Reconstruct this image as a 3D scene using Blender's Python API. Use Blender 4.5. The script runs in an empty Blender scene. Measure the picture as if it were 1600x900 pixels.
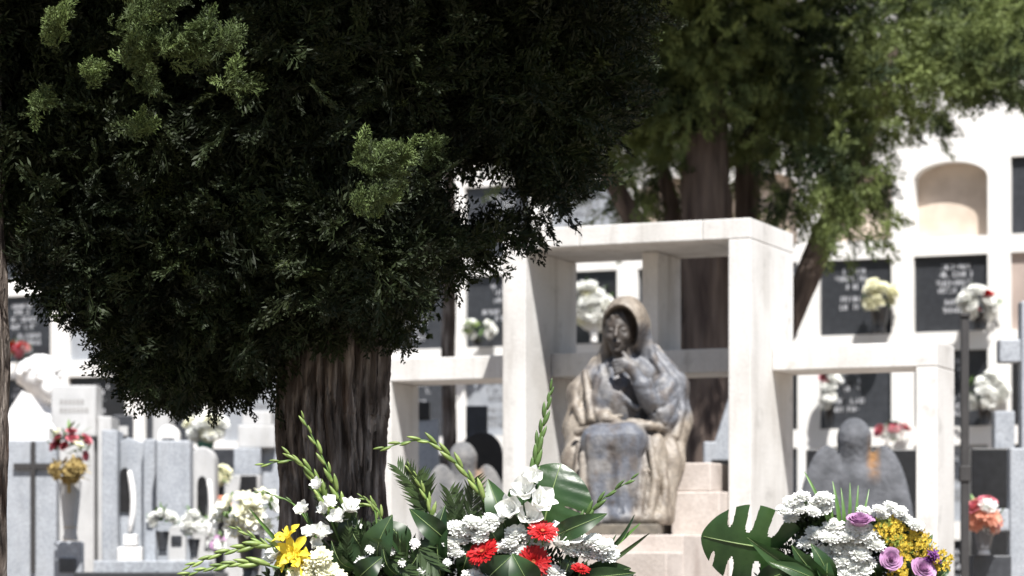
import bpy, bmesh, math, random
import numpy as np
from mathutils import Vector, Matrix, Quaternion

random.seed(7)
RNG = np.random.default_rng(11)
scene = bpy.context.scene
COL = scene.collection

# ------------------------------------------------------------------ camera
TH = math.radians(22.4)                 # the monument's axes are the world axes; the camera is turned 22.4 deg
F = 1600 * 100 / 36.0                   # focal length in photo pixels (100 mm)
CAMZ = 1.0
VX, VY = -math.sin(TH), math.cos(TH)
RX, RY = math.cos(TH), math.sin(TH)
cam_d = bpy.data.cameras.new("camera")
cam = bpy.data.objects.new("camera", cam_d)
COL.objects.link(cam)
cam.location = (0, 0, CAMZ)
cam.rotation_euler = (math.pi / 2, 0, TH)
cam_d.lens = 100
cam_d.sensor_width = 36
cam_d.shift_y = 0.28125                 # level camera with a rising front: horizon on the lower edge
cam_d.clip_end = 2000
cam_d.dof.use_dof = True
cam_d.dof.focus_distance = 9.9
cam_d.dof.aperture_fstop = 3.6
scene.camera = cam

# ------------------------------------------------------------------ light
SUN = Vector((0.36, -0.45, 1.0)).normalized()      # towards the sun
world = bpy.data.worlds.new("World")
scene.world = world
world.use_nodes = True
wn = world.node_tree
sky = wn.nodes.new("ShaderNodeTexSky")
sky.sky_type = 'NISHITA'
sky.sun_disc = False
sky.sun_elevation = math.asin(SUN.z)
sky.sun_rotation = math.atan2(SUN.x, SUN.y)
bg = wn.nodes["Background"]
wn.links.new(sky.outputs[0], bg.inputs[0])
bg.inputs[1].default_value = 0.06
sun_d = bpy.data.lights.new("sun", 'SUN')
sun_d.energy = 5.0
sun_d.angle = math.radians(0.5)
sun_d.color = (1.0, 0.97, 0.93)
sun_o = bpy.data.objects.new("sun", sun_d)
COL.objects.link(sun_o)
sun_o.rotation_euler = SUN.to_track_quat('Z', 'Y').to_euler()
sun_o.location = (3, -4, 12)
scene.view_settings.view_transform = 'Standard'
scene.view_settings.look = 'None'
scene.view_settings.gamma = 1.0
scene.view_settings.use_curve_mapping = False
scene.view_settings.exposure = 1.0
scene.cycles.max_bounces = 6
scene.cycles.use_denoising = True

# ------------------------------------------------------------------ pixel -> place
def W(px, py, Z):
    r = (px - 800) / F * Z
    return Vector((VX * Z + RX * r, VY * Z + RY * r, CAMZ + (900 - py) / F * Z))
def depth_at_y(px, Y):
    return Y / (VY + RY * (px - 800) / F)
def on_y(px, py, Y):
    return W(px, py, depth_at_y(px, Y))

# ------------------------------------------------------------------ materials
MATS = {}
def mat(name, c1, c2=None, rough=0.7, nscale=6.0, c3=None, speck=0.0, speck_scale=180.0, bump=0.0, bump_scale=40.0,
        metal=0.0, transl=0.0, streak=False, spec=0.5, detail=5.0, lo=0.35, hi=0.65, attr=None, objvar=0.0):
    if name in MATS: return MATS[name]
    m = bpy.data.materials.new(name); m.use_nodes = True
    nt = m.node_tree; N = nt.nodes; L = nt.links
    b = N["Principled BSDF"]
    b.inputs["Roughness"].default_value = rough
    b.inputs["Metallic"].default_value = metal
    b.inputs["Specular IOR Level"].default_value = spec
    tc = N.new("ShaderNodeTexCoord")
    mp = N.new("ShaderNodeMapping")
    L.new(tc.outputs["Object"], mp.inputs[0])
    if streak: mp.inputs["Scale"].default_value = (1, 1, 0.12 if streak is True else streak)
    c2 = c2 or tuple(x * 0.8 for x in c1)
    nz = N.new("ShaderNodeTexNoise"); nz.inputs["Scale"].default_value = nscale; nz.inputs["Detail"].default_value = detail
    L.new(mp.outputs[0], nz.inputs["Vector"])
    rp = N.new("ShaderNodeValToRGB")
    rp.color_ramp.elements[0].position = lo; rp.color_ramp.elements[1].position = hi
    rp.color_ramp.elements[0].color = (*c2, 1); rp.color_ramp.elements[1].color = (*c1, 1)
    if c3:
        e = rp.color_ramp.elements.new((lo + hi) / 2); e.color = (*c3, 1)
    L.new(nz.outputs["Fac"], rp.inputs[0])
    out = rp.outputs[0]
    if attr:
        at = N.new("ShaderNodeAttribute"); at.attribute_name = attr
        mx = N.new("ShaderNodeMix"); mx.data_type = 'RGBA'; mx.blend_type = 'MULTIPLY'; mx.inputs[0].default_value = 1
        L.new(out, mx.inputs[6]); L.new(at.outputs["Color"], mx.inputs[7]); out = mx.outputs[2]
    if objvar:
        oi = N.new("ShaderNodeObjectInfo")
        hs = N.new("ShaderNodeHueSaturation")
        mr = N.new("ShaderNodeMapRange"); mr.inputs[3].default_value = 1 - objvar; mr.inputs[4].default_value = 1 + objvar
        L.new(oi.outputs["Random"], mr.inputs[0]); L.new(mr.outputs[0], hs.inputs["Value"])
        L.new(out, hs.inputs["Color"]); out = hs.outputs[0]
    if speck:
        n2 = N.new("ShaderNodeTexNoise"); n2.inputs["Scale"].default_value = speck_scale; n2.inputs["Detail"].default_value = 2
        L.new(tc.outputs["Object"], n2.inputs["Vector"])
        r2 = N.new("ShaderNodeMapRange"); r2.inputs[1].default_value = 0.3; r2.inputs[2].default_value = 0.7
        r2.inputs[3].default_value = 1 - speck; r2.inputs[4].default_value = 1 + speck
        L.new(n2.outputs["Fac"], r2.inputs[0])
        mx = N.new("ShaderNodeMix"); mx.data_type = 'RGBA'; mx.blend_type = 'MULTIPLY'; mx.inputs[0].default_value = 1
        L.new(out, mx.inputs[6]); L.new(r2.outputs[0], mx.inputs[7]); out = mx.outputs[2]
    L.new(out, b.inputs["Base Color"])
    if bump:
        nb = N.new("ShaderNodeTexNoise"); nb.inputs["Scale"].default_value = bump_scale; nb.inputs["Detail"].default_value = 6
        L.new(mp.outputs[0], nb.inputs["Vector"])
        bp = N.new("ShaderNodeBump"); bp.inputs["Strength"].default_value = bump; bp.inputs["Distance"].default_value = 0.02
        L.new(nb.outputs["Fac"], bp.inputs["Height"]); L.new(bp.outputs[0], b.inputs["Normal"])
    if transl:
        t = N.new("ShaderNodeBsdfTranslucent"); L.new(out, t.inputs[0])
        ms = N.new("ShaderNodeMixShader"); ms.inputs[0].default_value = transl
        L.new(b.outputs[0], ms.inputs[1]); L.new(t.outputs[0], ms.inputs[2])
        L.new(ms.outputs[0], N["Material Output"].inputs[0])
    MATS[name] = m
    return m

M_LIME = mat("pale_limestone", (0.66, 0.65, 0.63), (0.55, 0.535, 0.51), 0.85, 2.2, speck=0.05, speck_scale=60, bump=0.12, bump_scale=50, c3=(0.63, 0.618, 0.595))
def add_stains(m, dark, amt, sc=(7, 7, 0.7), lo=0.52, hi=0.72):
    """old rain runs and lichen in the stone"""
    nt = m.node_tree; N = nt.nodes; L = nt.links; b = N["Principled BSDF"]
    src = b.inputs["Base Color"].links[0].from_socket
    tc = N.new("ShaderNodeTexCoord"); mp = N.new("ShaderNodeMapping"); mp.inputs["Scale"].default_value = sc
    L.new(tc.outputs["Object"], mp.inputs[0])
    nz = N.new("ShaderNodeTexNoise"); nz.inputs["Scale"].default_value = 1.0; nz.inputs["Detail"].default_value = 7; nz.inputs["Roughness"].default_value = 0.65
    L.new(mp.outputs[0], nz.inputs["Vector"])
    mr = N.new("ShaderNodeMapRange"); mr.inputs[1].default_value = lo; mr.inputs[2].default_value = hi; mr.inputs[3].default_value = 0; mr.inputs[4].default_value = amt
    L.new(nz.outputs["Fac"], mr.inputs[0])
    mx = N.new("ShaderNodeMix"); mx.data_type = 'RGBA'; mx.inputs[7].default_value = (*dark, 1)
    L.new(mr.outputs[0], mx.inputs[0]); L.new(src, mx.inputs[6]); L.new(mx.outputs[2], b.inputs["Base Color"])
add_stains(M_LIME, (0.30, 0.27, 0.235), 0.5)
add_stains(M_LIME, (0.36, 0.35, 0.33), 0.6, (5, 5, 5), 0.58, 0.70)
M_PINK = mat("pinkish_stone", (0.53, 0.475, 0.435), (0.42, 0.37, 0.335), 0.8, 5, speck=0.10, speck_scale=90, bump=0.15)
M_PLAST = mat("white_plaster", (0.80, 0.79, 0.77), (0.74, 0.725, 0.70), 0.9, 1.2, bump=0.1, bump_scale=25)
M_NICHE = mat("tan_plaster", (0.66, 0.56, 0.47), (0.52, 0.43, 0.35), 0.9, 5)
M_GRAN_D = mat("dark_granite", (0.045, 0.048, 0.055), (0.03, 0.032, 0.037), 0.35, 20, speck=0.25, objvar=0.25)
M_GRAN_B = mat("black_granite", (0.018, 0.018, 0.020), (0.012, 0.012, 0.013), 0.3, 20, speck=0.2)
M_GRAN_G = mat("grey_granite", (0.34, 0.36, 0.39), (0.28, 0.30, 0.33), 0.6, 8, speck=0.30, speck_scale=70, bump=0.05)
M_GRAN_L = mat("light_grey_stone", (0.50, 0.50, 0.50), (0.40, 0.40, 0.40), 0.75, 4, speck=0.10, bump=0.08)
M_GRAN_P = mat("rosy_marble", (0.44, 0.36, 0.32), (0.33, 0.27, 0.24), 0.5, 3, speck=0.08)
add_stains(M_PINK, (0.28, 0.22, 0.19), 0.45, (6, 6, 3)); add_stains(M_PLAST, (0.50, 0.47, 0.42), 0.4, (2.2, 2.2, 0.35)); add_stains(M_GRAN_L, (0.25, 0.24, 0.22), 0.5, (8, 8, 1.2)); add_stains(M_GRAN_G, (0.20, 0.205, 0.21), 0.45, (9, 9, 1.2))
M_MARB_W = mat("white_marble", (0.80, 0.79, 0.78), (0.74, 0.73, 0.72), 0.55, 6)
M_LETTER = mat("silver_lettering", (0.62, 0.63, 0.66), (0.52, 0.53, 0.56), 0.45, 60)
M_LETTER_D = mat("grey_lettering", (0.22, 0.22, 0.22), None, 0.7, 60)
M_BARK = mat("cypress_bark", (0.36, 0.315, 0.28), (0.040, 0.031, 0.026), 0.95, 28, c3=(0.135, 0.111, 0.096), streak=0.16, detail=14, bump=1.0, bump_scale=90, spec=0.12, lo=0.34, hi=0.68)
add_stains(M_BARK, (0.13, 0.070, 0.045), 0.45, (7, 7, 2.0), 0.57, 0.68)
M_BARK2 = mat("grey_bark", (0.16, 0.125, 0.105), (0.06, 0.045, 0.04), 0.95, 14, streak=True, bump=0.6, bump_scale=30, spec=0.15)
M_LEAF_A = mat("cypress_foliage", (0.050, 0.072, 0.024), (0.020, 0.031, 0.012), 0.6, 3.0, transl=0.12, spec=0.25, attr="spray_tint")
M_LEAF_B = mat("sunny_cypress_foliage", (0.185, 0.230, 0.075), (0.022, 0.036, 0.015), 0.6, 1.9, transl=0.25, spec=0.25, lo=0.4, hi=0.6)  # noise contrast paints sunlit clumps and dark gaps into the leaf colour
M_GROUND = mat("pale_gravel", (0.27, 0.215, 0.165), (0.18, 0.145, 0.11), 0.95, 4, speck=0.3, speck_scale=50, bump=0.4)
M_ROOF = mat("terracotta", (0.45, 0.17, 0.09), (0.30, 0.11, 0.06), 0.9, 5, objvar=0.2)
M_IRON = mat("dark_iron", (0.035, 0.033, 0.033), None, 0.6, 20)
M_WICKER = mat("brown_wicker", (0.16, 0.10, 0.05), (0.09, 0.055, 0.03), 0.8, 40)

# ------------------------------------------------------------------ mesh helpers
class MB:
    def __init__(s): s.v = []; s.f = []; s.n = 0
    def add(s, verts, faces):
        verts = np.asarray(verts, dtype=float).reshape(-1, 3)
        s.v.append(verts)
        n = s.n
        s.f.extend([tuple(i + n for i in q) for q in faces])
        s.n += len(verts); return s
    def box(s, x0, x1, y0, y1, z0, z1):
        v = [(x, y, z) for z in (z0, z1) for y in (y0, y1) for x in (x0, x1)]
        f = [(0, 2, 3, 1), (4, 5, 7, 6), (0, 1, 5, 4), (1, 3, 7, 5), (3, 2, 6, 7), (2, 0, 4, 6)]
        return s.add(v, f)
    def prism(s, pts, y0, y1):                 # outline in x,z (counter-clockwise seen from -y) pushed along y
        n = len(pts)
        v = [(x, y0, z) for x, z in pts] + [(x, y1, z) for x, z in pts]
        f = [tuple(range(n)), tuple(range(2 * n - 1, n - 1, -1))]
        for i in range(n):
            j = (i + 1) % n
            f.append((j, i, n + i, n + j))
        return s.add(v, f)
    def lathe(s, prof, n=20, cx=0, cy=0):      # prof of (radius, z)
        v = []; f = []
        for r, z in prof:
            for k in range(n):
                a = 2 * math.pi * k / n
                v.append((cx + r * math.cos(a), cy + r * math.sin(a), z))
        for i in range(len(prof) - 1):
            for k in range(n):
                k2 = (k + 1) % n
                f.append((i * n + k, i * n + k2, (i + 1) * n + k2, (i + 1) * n + k))
        f.append(tuple(range(n - 1, -1, -1)))
        f.append(tuple((len(prof) - 1) * n + k for k in range(n)))
        return s.add(v, f)
    def tube(s, pts, rad, n=6):
        pts = [Vector(p) for p in pts]
        if not hasattr(rad, '__len__'): rad = [rad] * len(pts)
        v = []; f = []
        up = Vector((0.13, 0.31, 0.94)).normalized()
        for i, p in enumerate(pts):
            t = (pts[min(i + 1, len(pts) - 1)] - pts[max(i - 1, 0)]).normalized()
            a = t.cross(up)
            if a.length < 1e-3: a = t.cross(Vector((1, 0, 0)))
            a.normalize(); b = t.cross(a)
            for k in range(n):
                w = 2 * math.pi * k / n
                v.append(p + (a * math.cos(w) + b * math.sin(w)) * rad[i])
        for i in range(len(pts) - 1):
            for k in range(n):
                k2 = (k + 1) % n
                f.append((i * n + k, i * n + k2, (i + 1) * n + k2, (i + 1) * n + k))
        f.append(tuple(range(n - 1, -1, -1))); f.append(tuple((len(pts) - 1) * n + k for k in range(n)))
        return s.add([tuple(x) for x in v], f)
    def mesh(s, name, smooth=False):
        me = bpy.data.meshes.new(name)
        vv = np.concatenate(s.v) if s.v else np.zeros((0, 3))
        me.from_pydata(vv.tolist(), [], s.f)
        if smooth: me.polygons.foreach_set("use_smooth", [True] * len(me.polygons))
        me.update()
        return me
    def build(s, name, m, parent=None, smooth=False, bevel=0.0):
        o = obj(name, s.mesh(name, smooth), m, parent)
        if bevel: add_bevel(o, bevel)
        return o

def add_bevel(o, w, seg=2):
    md = o.modifiers.new("bevel", 'BEVEL'); md.width = w; md.segments = seg; md.limit_method = 'ANGLE'
    md.angle_limit = math.radians(40)

def obj(name, me, m=None, parent=None, loc=None, rot=None, scale=None):
    o = bpy.data.objects.new(name, me); COL.objects.link(o)
    if m is not None and me is not None and len(me.materials) == 0: me.materials.append(m)
    if parent: o.parent = parent
    if loc is not None: o.location = loc
    if rot is not None:
        o.rotation_mode = 'QUATERNION'; o.rotation_quaternion = rot
    if scale is not None: o.scale = (scale, scale, scale) if not hasattr(scale, '__len__') else scale
    return o
def tag(o, label=None, cat=None, group=None, kind=None):
    if label: o["label"] = label
    if cat: o["category"] = cat
    if group: o["group"] = group
    if kind: o["kind"] = kind
    return o
def thing(name, label, cat, loc=(0, 0, 0), rz=0.0, group=None):
    o = bpy.data.objects.new(name, None); COL.objects.link(o)
    o.location = loc; o.rotation_euler = (0, 0, rz); o.empty_display_size = 0.1
    return tag(o, label, cat, group)
def fast_mesh(name, verts, quads, smooth=False):
    me = bpy.data.meshes.new(name)
    k = quads.shape[1]
    me.vertices.add(len(verts)); me.vertices.foreach_set("co", np.ascontiguousarray(verts, dtype=np.float32).ravel())
    me.loops.add(quads.size); me.loops.foreach_set("vertex_index", np.ascontiguousarray(quads, dtype=np.int32).ravel())
    me.polygons.add(len(quads))
    me.polygons.foreach_set("loop_start", np.arange(0, quads.size, k, dtype=np.int32))
    if smooth: me.polygons.foreach_set("use_smooth", np.ones(len(quads), dtype=bool))
    me.update(calc_edges=True)
    return me

# value noise on numpy arrays
def vnoise(p, seed):
    r = np.random.default_rng(seed); T = r.random((32, 32, 32)).astype(np.float32)
    i = np.floor(p).astype(int); f = p - i; f = f * f * (3 - 2 * f)
    i0 = i & 31; i1 = (i + 1) & 31
    x0, y0, z0 = i0[..., 0], i0[..., 1], i0[..., 2]; x1, y1, z1 = i1[..., 0], i1[..., 1], i1[..., 2]
    fx, fy, fz = f[..., 0], f[..., 1], f[..., 2]
    a = T[x0, y0, z0] * (1 - fx) + T[x1, y0, z0] * fx
    b = T[x0, y1, z0] * (1 - fx) + T[x1, y1, z0] * fx
    c = T[x0, y0, z1] * (1 - fx) + T[x1, y0, z1] * fx
    d = T[x0, y1, z1] * (1 - fx) + T[x1, y1, z1] * fx
    return (a * (1 - fy) + b * fy) * (1 - fz) + (c * (1 - fy) + d * fy) * fz
def fbm(p, seed, oc=4):
    s = 0; a = 0.5
    for k in range(oc):
        s = s + a * vnoise(p * 2 ** k, seed + k); a *= 0.5
    return s

# signed distance sculpting
class SDF:
    def __init__(s, lo, hi, h):
        s.lo = np.array(lo, float); s.h = h
        n = [int((b - a) / h) + 1 for a, b in zip(lo, hi)]
        g = [np.arange(k, dtype=np.float32) * h + a for k, a in zip(n, lo)]
        s.X, s.Y, s.Z = np.meshgrid(*g, indexing='ij')
        s.d = np.full(s.X.shape, 9.0, np.float32)
    def cone(s, a, b, ra, rb, sq=(1, 1, 1)):
        a = np.array(a, float); b = np.array(b, float); ba = b - a
        px, py, pz = s.X - a[0], s.Y - a[1], s.Z - a[2]
        t = np.clip((px * ba[0] + py * ba[1] + pz * ba[2]) / max(ba @ ba, 1e-9), 0, 1)
        q = np.sqrt(((px - t * ba[0]) * sq[0]) ** 2 + ((py - t * ba[1]) * sq[1]) ** 2 + ((pz - t * ba[2]) * sq[2]) ** 2)
        return q - (ra + (rb - ra) * t)
    def ell(s, c, r, rotz=0.0, rotx=0.0, roty=0.0):
        x, y, z = s.X - c[0], s.Y - c[1], s.Z - c[2]
        if rotz:
            ca, sa = math.cos(rotz), math.sin(rotz); x, y = ca * x + sa * y, -sa * x + ca * y
        if roty:
            ca, sa = math.cos(roty), math.sin(roty); x, z = ca * x - sa * z, sa * x + ca * z
        if rotx:
            ca, sa = math.cos(rotx), math.sin(rotx); y, z = ca * y + sa * z, -sa * y + ca * z
        k0 = np.sqrt((x / r[0]) ** 2 + (y / r[1]) ** 2 + (z / r[2]) ** 2)
        k1 = np.sqrt((x / r[0] ** 2) ** 2 + (y / r[1] ** 2) ** 2 + (z / r[2] ** 2) ** 2)
        return k0 * (k0 - 1) / np.maximum(k1, 1e-6)
    @staticmethod
    def smin(a, b, k):
        if k <= 0: return np.minimum(a, b)
        h = np.clip(0.5 + 0.5 * (b - a) / k, 0, 1)
        return b * (1 - h) + a * h - k * h * (1 - h)
    def u(s, d, k=0.03): s.d = s.smin(s.d, d, k); return s
    def sub(s, d, k=0.02): s.d = -s.smin(-s.d, d, k); return s
    def surface(s):
        f = s.d; h = s.h
        f = f.copy(); f[0] = f[-1] = 1; f[:, 0] = f[:, -1] = 1; f[:, :, 0] = f[:, :, -1] = 1
        neg = f < 0
        c = neg[:-1, :-1, :-1].astype(np.int8)
        cnt = np.zeros_like(c)
        offs = [(i, j, k) for i in (0, 1) for j in (0, 1) for k in (0, 1)]
        nx, ny, nz = f.shape
        for i, j, k in offs: cnt += neg[i:nx - 1 + i, j:ny - 1 + j, k:nz - 1 + k]
        act = (cnt > 0) & (cnt < 8)
        I = np.argwhere(act)
        idx = np.full(act.shape, -1, np.int32); idx[act] = np.arange(len(I))
        vals = np.stack([f[I[:, 0] + i, I[:, 1] + j, I[:, 2] + k] for i, j, k in offs], 1)
        acc = np.zeros((len(I), 3)); num = np.zeros(len(I))
        O = np.array(offs, float)
        for a in range(8):
            for b in range(a + 1, 8):
                if np.abs(O[a] - O[b]).sum() != 1: continue
                va, vb = vals[:, a], vals[:, b]
                m = (va < 0) != (vb < 0)
                t = np.where(m, va / np.where(m, va - vb, 1), 0)
                acc += np.where(m[:, None], O[a] + t[:, None] * (O[b] - O[a]), 0); num += m
        V = (I + acc / num[:, None]) * h + s.lo
        Q = []
        for ax in range(3):
            n1 = np.roll(neg, -1, ax)
            ch = (neg != n1)
            sl = [slice(1, -1)] * 3; sl[ax] = slice(0, -1)
            msk = np.zeros_like(ch); msk[tuple(sl)] = ch[tuple(sl)]
            E = np.argwhere(msk)
            if not len(E): continue
            b, c_ = [(1, 2), (2, 0), (0, 1)][ax]
            def cell(db, dc):
                e = E.copy(); e[:, b] += db; e[:, c_] += dc
                return idx[e[:, 0], e[:, 1], e[:, 2]]
            q = np.stack([cell(-1, -1), cell(0, -1), cell(0, 0), cell(-1, 0)], 1)
            flip = ~neg[E[:, 0], E[:, 1], E[:, 2]]
            q[flip] = q[flip][:, ::-1]
            Q.append(q)
        return V, np.concatenate(Q)

def wobble(base, k=1): return base + random.uniform(-k, k)

# ================================================================== GROUND
g = MB().box(-120, 120, -60, 160, -0.4, 0.0)
tag(g.build("ground", M_GROUND), kind="structure")

# ================================================================== MONUMENT (frame of limestone slabs)
YM = 15.85; RECESS = 0.42; DEEP = 0.86
def mx(px, Y=YM): return on_y(px, 500, Y).x
def mz(px, py, Y=YM): return on_y(px, py, Y).z
ZS1 = mz(1150, 341); ZS0 = mz(1150, 373.5)
YR = YM + RECESS; YB = YM + DEEP
ZB1 = mz(1440, 534, YR); ZB0 = mz(1440, 573, YR)
mon = thing("stone_monument", "pale limestone frame of tall and low slab pillars around the seated statue", "monument", (mx(980), YM, 0))
o0 = Vector(mon.location)
def mpart(name, x0, x1, y0, y1, z0, z1, bev=0.006, m=M_LIME):
    return MB().box(x0 - o0.x, x1 - o0.x, y0 - o0.y, y1 - o0.y, z0, z1).build(name, m, mon, bevel=bev)
XL0, XL1, XR0, XR1 = mx(785), mx(821), mx(1138), mx(1173)
mpart("tall_pillar", XL0, XL1, YM, YB, 0, ZS0)
mpart("tall_pillar", XR0, XR1, YM, YB, 0, ZS0)
# top slab in three butted stones
xs = [XL0, mx(905), mx(1098), XR1]
for a, b in zip(xs[:-1], xs[1:]):
    mpart("top_slab", a, b - (0.003 if b != XR1 else 0), YM, YB, ZS0 + 0.002, ZS1)
XSL0, XSL1 = mx(577, YR), mx(611, YR)
XSR0, XSR1 = mx(1431, YR), mx(1464, YR)
mpart("low_pillar", XSL0, XSL1, YR, YB - 0.01, 0, ZB0)
mpart("low_pillar", XSR0, XSR1, YR, YB - 0.01, 0, ZB0)
# shelf beam: left wing, centre, right wing
mpart("shelf_beam", XSL0, XL0 - 0.002, YR, YB - 0.01, ZB0 + 0.002, ZB1)
mpart("shelf_beam", XL1 + 0.002, XR0 - 0.002, YR, YB - 0.01, ZB0 + 0.002, ZB1)
mpart("shelf_beam", XR1 + 0.002, XSR1, YR, YB - 0.01, ZB0 + 0.002, ZB1)
mpart("upright_fin", mx(1003, YR), mx(1028, YR), YR, YB - 0.01, ZB1 + 0.002, ZS0 - 0.001)
# paving plinth under the frame
pl = MB().box(XSL0 - 0.3, XSR1 + 0.3, YM - 1.1, YB + 0.3, 0.0, 0.12)
tag(pl.build("monument_step", M_PINK, bevel=0.01), "low pinkish stone step under the limestone monument", "step")

# pedestal of pinkish blocks
SPX, SFEET = 978, 820
YS = YM - 0.10                                 # statue centre line
sc0 = depth_at_y(SPX, YS - 0.25)
PXS = F / sc0                                  # px per metre at the statue
ZF = CAMZ + (900 - SFEET) / PXS                # statue's feet
xs0 = on_y(SPX, 500, YS).x
ped = thing("statue_pedestal", "stepped pedestal of pinkish stone blocks beneath the seated statue", "pedestal", (xs0, YS, 0.12))
def pp(name, x0, x1, y0, y1, z0, z1):
    return MB().box(x0, x1, y0, y1, z0 - 0.12, z1 - 0.12).build(name, M_PINK, ped, bevel=0.008)
zb = ZF - 0.065
pp("block", -0.46, XR0 - xs0 - 0.004, -0.70, -0.052, 0.122, zb)
pp("block", -0.46, 0.298, -0.05, 0.36, 0.122, zb - 0.002)
pp("block", -0.60, XR0 - xs0 - 0.004, -0.98, -0.702, 0.122, zb - 0.10)
pp("block", 0.300, XR0 - xs0 - 0.004, -0.05, 0.36, 0.122, CAMZ + (900 - 765) / PXS - 0.01)
pp("block", 0.304, on_y(1112, 500, YS).x - xs0, -0.02, 0.34, CAMZ + (900 - 765) / PXS - 0.008, CAMZ + (900 - 722) / PXS)
pp("seat_block", -0.25, 0.24, 0.0, 0.35, zb + 0.002, ZF + 0.30)

# ---------------------------------------------------------------- seated bronze figure
S = SDF((-0.42, -0.58, -0.03), (0.44, 0.36, 1.43), 0.0070)
X, Y, Z = S.X, S.Y, S.Z
def warp(a, b, c, sd): return np.sin(a * X + b * Y + c * Z + sd)
# torso under the dress
S.d = S.cone((0.0, 0.06, 0.52), (0.01, 0.03, 0.86), 0.20, 0.155)
S.u(S.cone((-0.19, 0.04, 0.865), (0.21, 0.06, 0.90), 0.085, 0.09), 0.07)
S.u(S.cone((-0.07, -0.085, 0.80), (-0.075, -0.09, 0.74), 0.07, 0.075), 0.05)
S.u(S.ell((0.0, 0.08, 0.46), (0.33, 0.27, 0.19)), 0.06)
S.u(S.ell((-0.07, -0.06, 0.70), (0.15, 0.125, 0.16)), 0.05)
S.d += 0.010 * (0.6 - np.abs(np.sin(17 * X + 9 * Z + 1.5 * np.sin(7 * Z)))) * np.clip((Z - 0.6) * 6, 0, 1) * np.clip((0.98 - Z) * 6, 0, 1)
dress_d = S.d.copy()
# lap and skirt
lap = S.cone((-0.13, 0.08, 0.47), (-0.125, -0.33, 0.475), 0.12, 0.095)
lap = S.smin(lap, S.cone((0.09, 0.08, 0.47), (0.045, -0.35, 0.485), 0.12, 0.095), 0.07)
shin = S.cone((-0.12, -0.335, 0.46), (-0.125, -0.37, 0.06), 0.09, 0.10)
shin = S.smin(shin, S.cone((0.04, -0.35, 0.47), (0.02, -0.385, 0.06), 0.09, 0.105), 0.07)
shin = S.smin(shin, S.cone((-0.05, -0.33, 0.44), (-0.05, -0.34, 0.04), 0.085, 0.12), 0.05)
skirt = S.smin(lap, shin, 0.05)
kn = S.cone((-0.12, -0.335, 0.475), (0.04, -0.35, 0.48), 0.092, 0.092)
bx = np.maximum(np.maximum(np.abs(X + 0.045 + 0.03 * (0.3 - Z)) - 0.095, np.abs(Y + 0.355) - 0.04), np.abs(Z - 0.25) - 0.21)
skirt = S.smin(S.smin(skirt, kn, 0.06), bx - 0.045, 0.05)
fold = (0.020 * (0.55 - np.abs(np.sin(21 * X + 1.3 * np.sin(4 * Z + 1.0)))) + 0.004 * np.sin(75 * X + 4 * np.sin(5 * Z))) * np.clip((0.46 - Z) * 4, 0.05, 1)
skirt += fold
groove = S.cone((-0.055, -0.47, 0.42), (-0.07, -0.50, 0.12), 0.018, 0.03)
skirt = -S.smin(-skirt, groove, 0.03)
S.u(skirt, 0.035)
# hem puddling on the base, with toes
for i, (hx, hy, hr) in enumerate([(-0.24, -0.33, .06), (-0.17, -0.42, .055), (-0.07, -0.44, .05), (0.03, -0.46, .06), (0.12, -0.41, .06), (0.2, -0.33, .055), (0.22, -0.2, .06), (-0.26, -0.2, .06)]):
    S.u(S.ell((hx, hy, 0.035), (hr * 1.3, hr * 1.2, 0.05)), 0.03)
S.u(S.cone((-0.10, -0.46, 0.03), (-0.11, -0.535, 0.02), 0.035, 0.028), 0.012)
# mantle: falls from the head over both shoulders, round the arms and down both sides of the lap
mant = S.cone((0.155, 0.08, 1.02), (0.285, 0.04, 0.82), 0.055, 0.075)
mant = S.smin(mant, S.cone((0.285, 0.04, 0.82), (0.315, 0.02, 0.60), 0.075, 0.062), 0.05)
mant = S.smin(mant, S.cone((0.30, 0.02, 0.62), (0.25, -0.10, 0.38), 0.075, 0.10), 0.06)
mant = S.smin(mant, S.cone((0.25, -0.10, 0.38), (0.215, -0.24, 0.05), 0.085, 0.085), 0.06)
mant = S.smin(mant, S.cone((0.19, -0.20, 0.48), (0.14, -0.36, 0.06), 0.05, 0.06), 0.05)
mant = S.smin(mant, S.cone((-0.17, 0.06, 0.95), (-0.255, 0.03, 0.78), 0.055, 0.085), 0.05)
mant = S.smin(mant, S.cone((-0.255, 0.03, 0.78), (-0.285, -0.04, 0.58), 0.085, 0.075), 0.05)
mant = S.smin(mant, S.cone((-0.275, -0.03, 0.56), (-0.265, -0.16, 0.36), 0.075, 0.09), 0.06)
mant = S.smin(mant, S.cone((-0.265, -0.16, 0.36), (-0.255, -0.24, 0.04), 0.085, 0.08), 0.06)
mant = S.smin(mant, S.cone((0.23, -0.10, 0.56), (0.04, -0.22, 0.585), 0.05, 0.035), 0.04)
mant = S.smin(mant, S.cone((0.0, 0.16, 1.0), (0.0, 0.2, 0.5), 0.16, 0.22), 0.06)
ph = 30 * X * np.sign(X) + 34 * Y + 2.2 * np.sin(4.5 * Z + 5 * X) + 5 * Z
mfold = 0.010 * (0.6 - np.abs(np.sin(ph))) * np.clip((1.0 - Z) * 4, 0.1, 1) + 0.003 * np.sin(2.7 * ph + 9 * Z)
mant += mfold
S.u(mant, 0.018)
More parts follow.
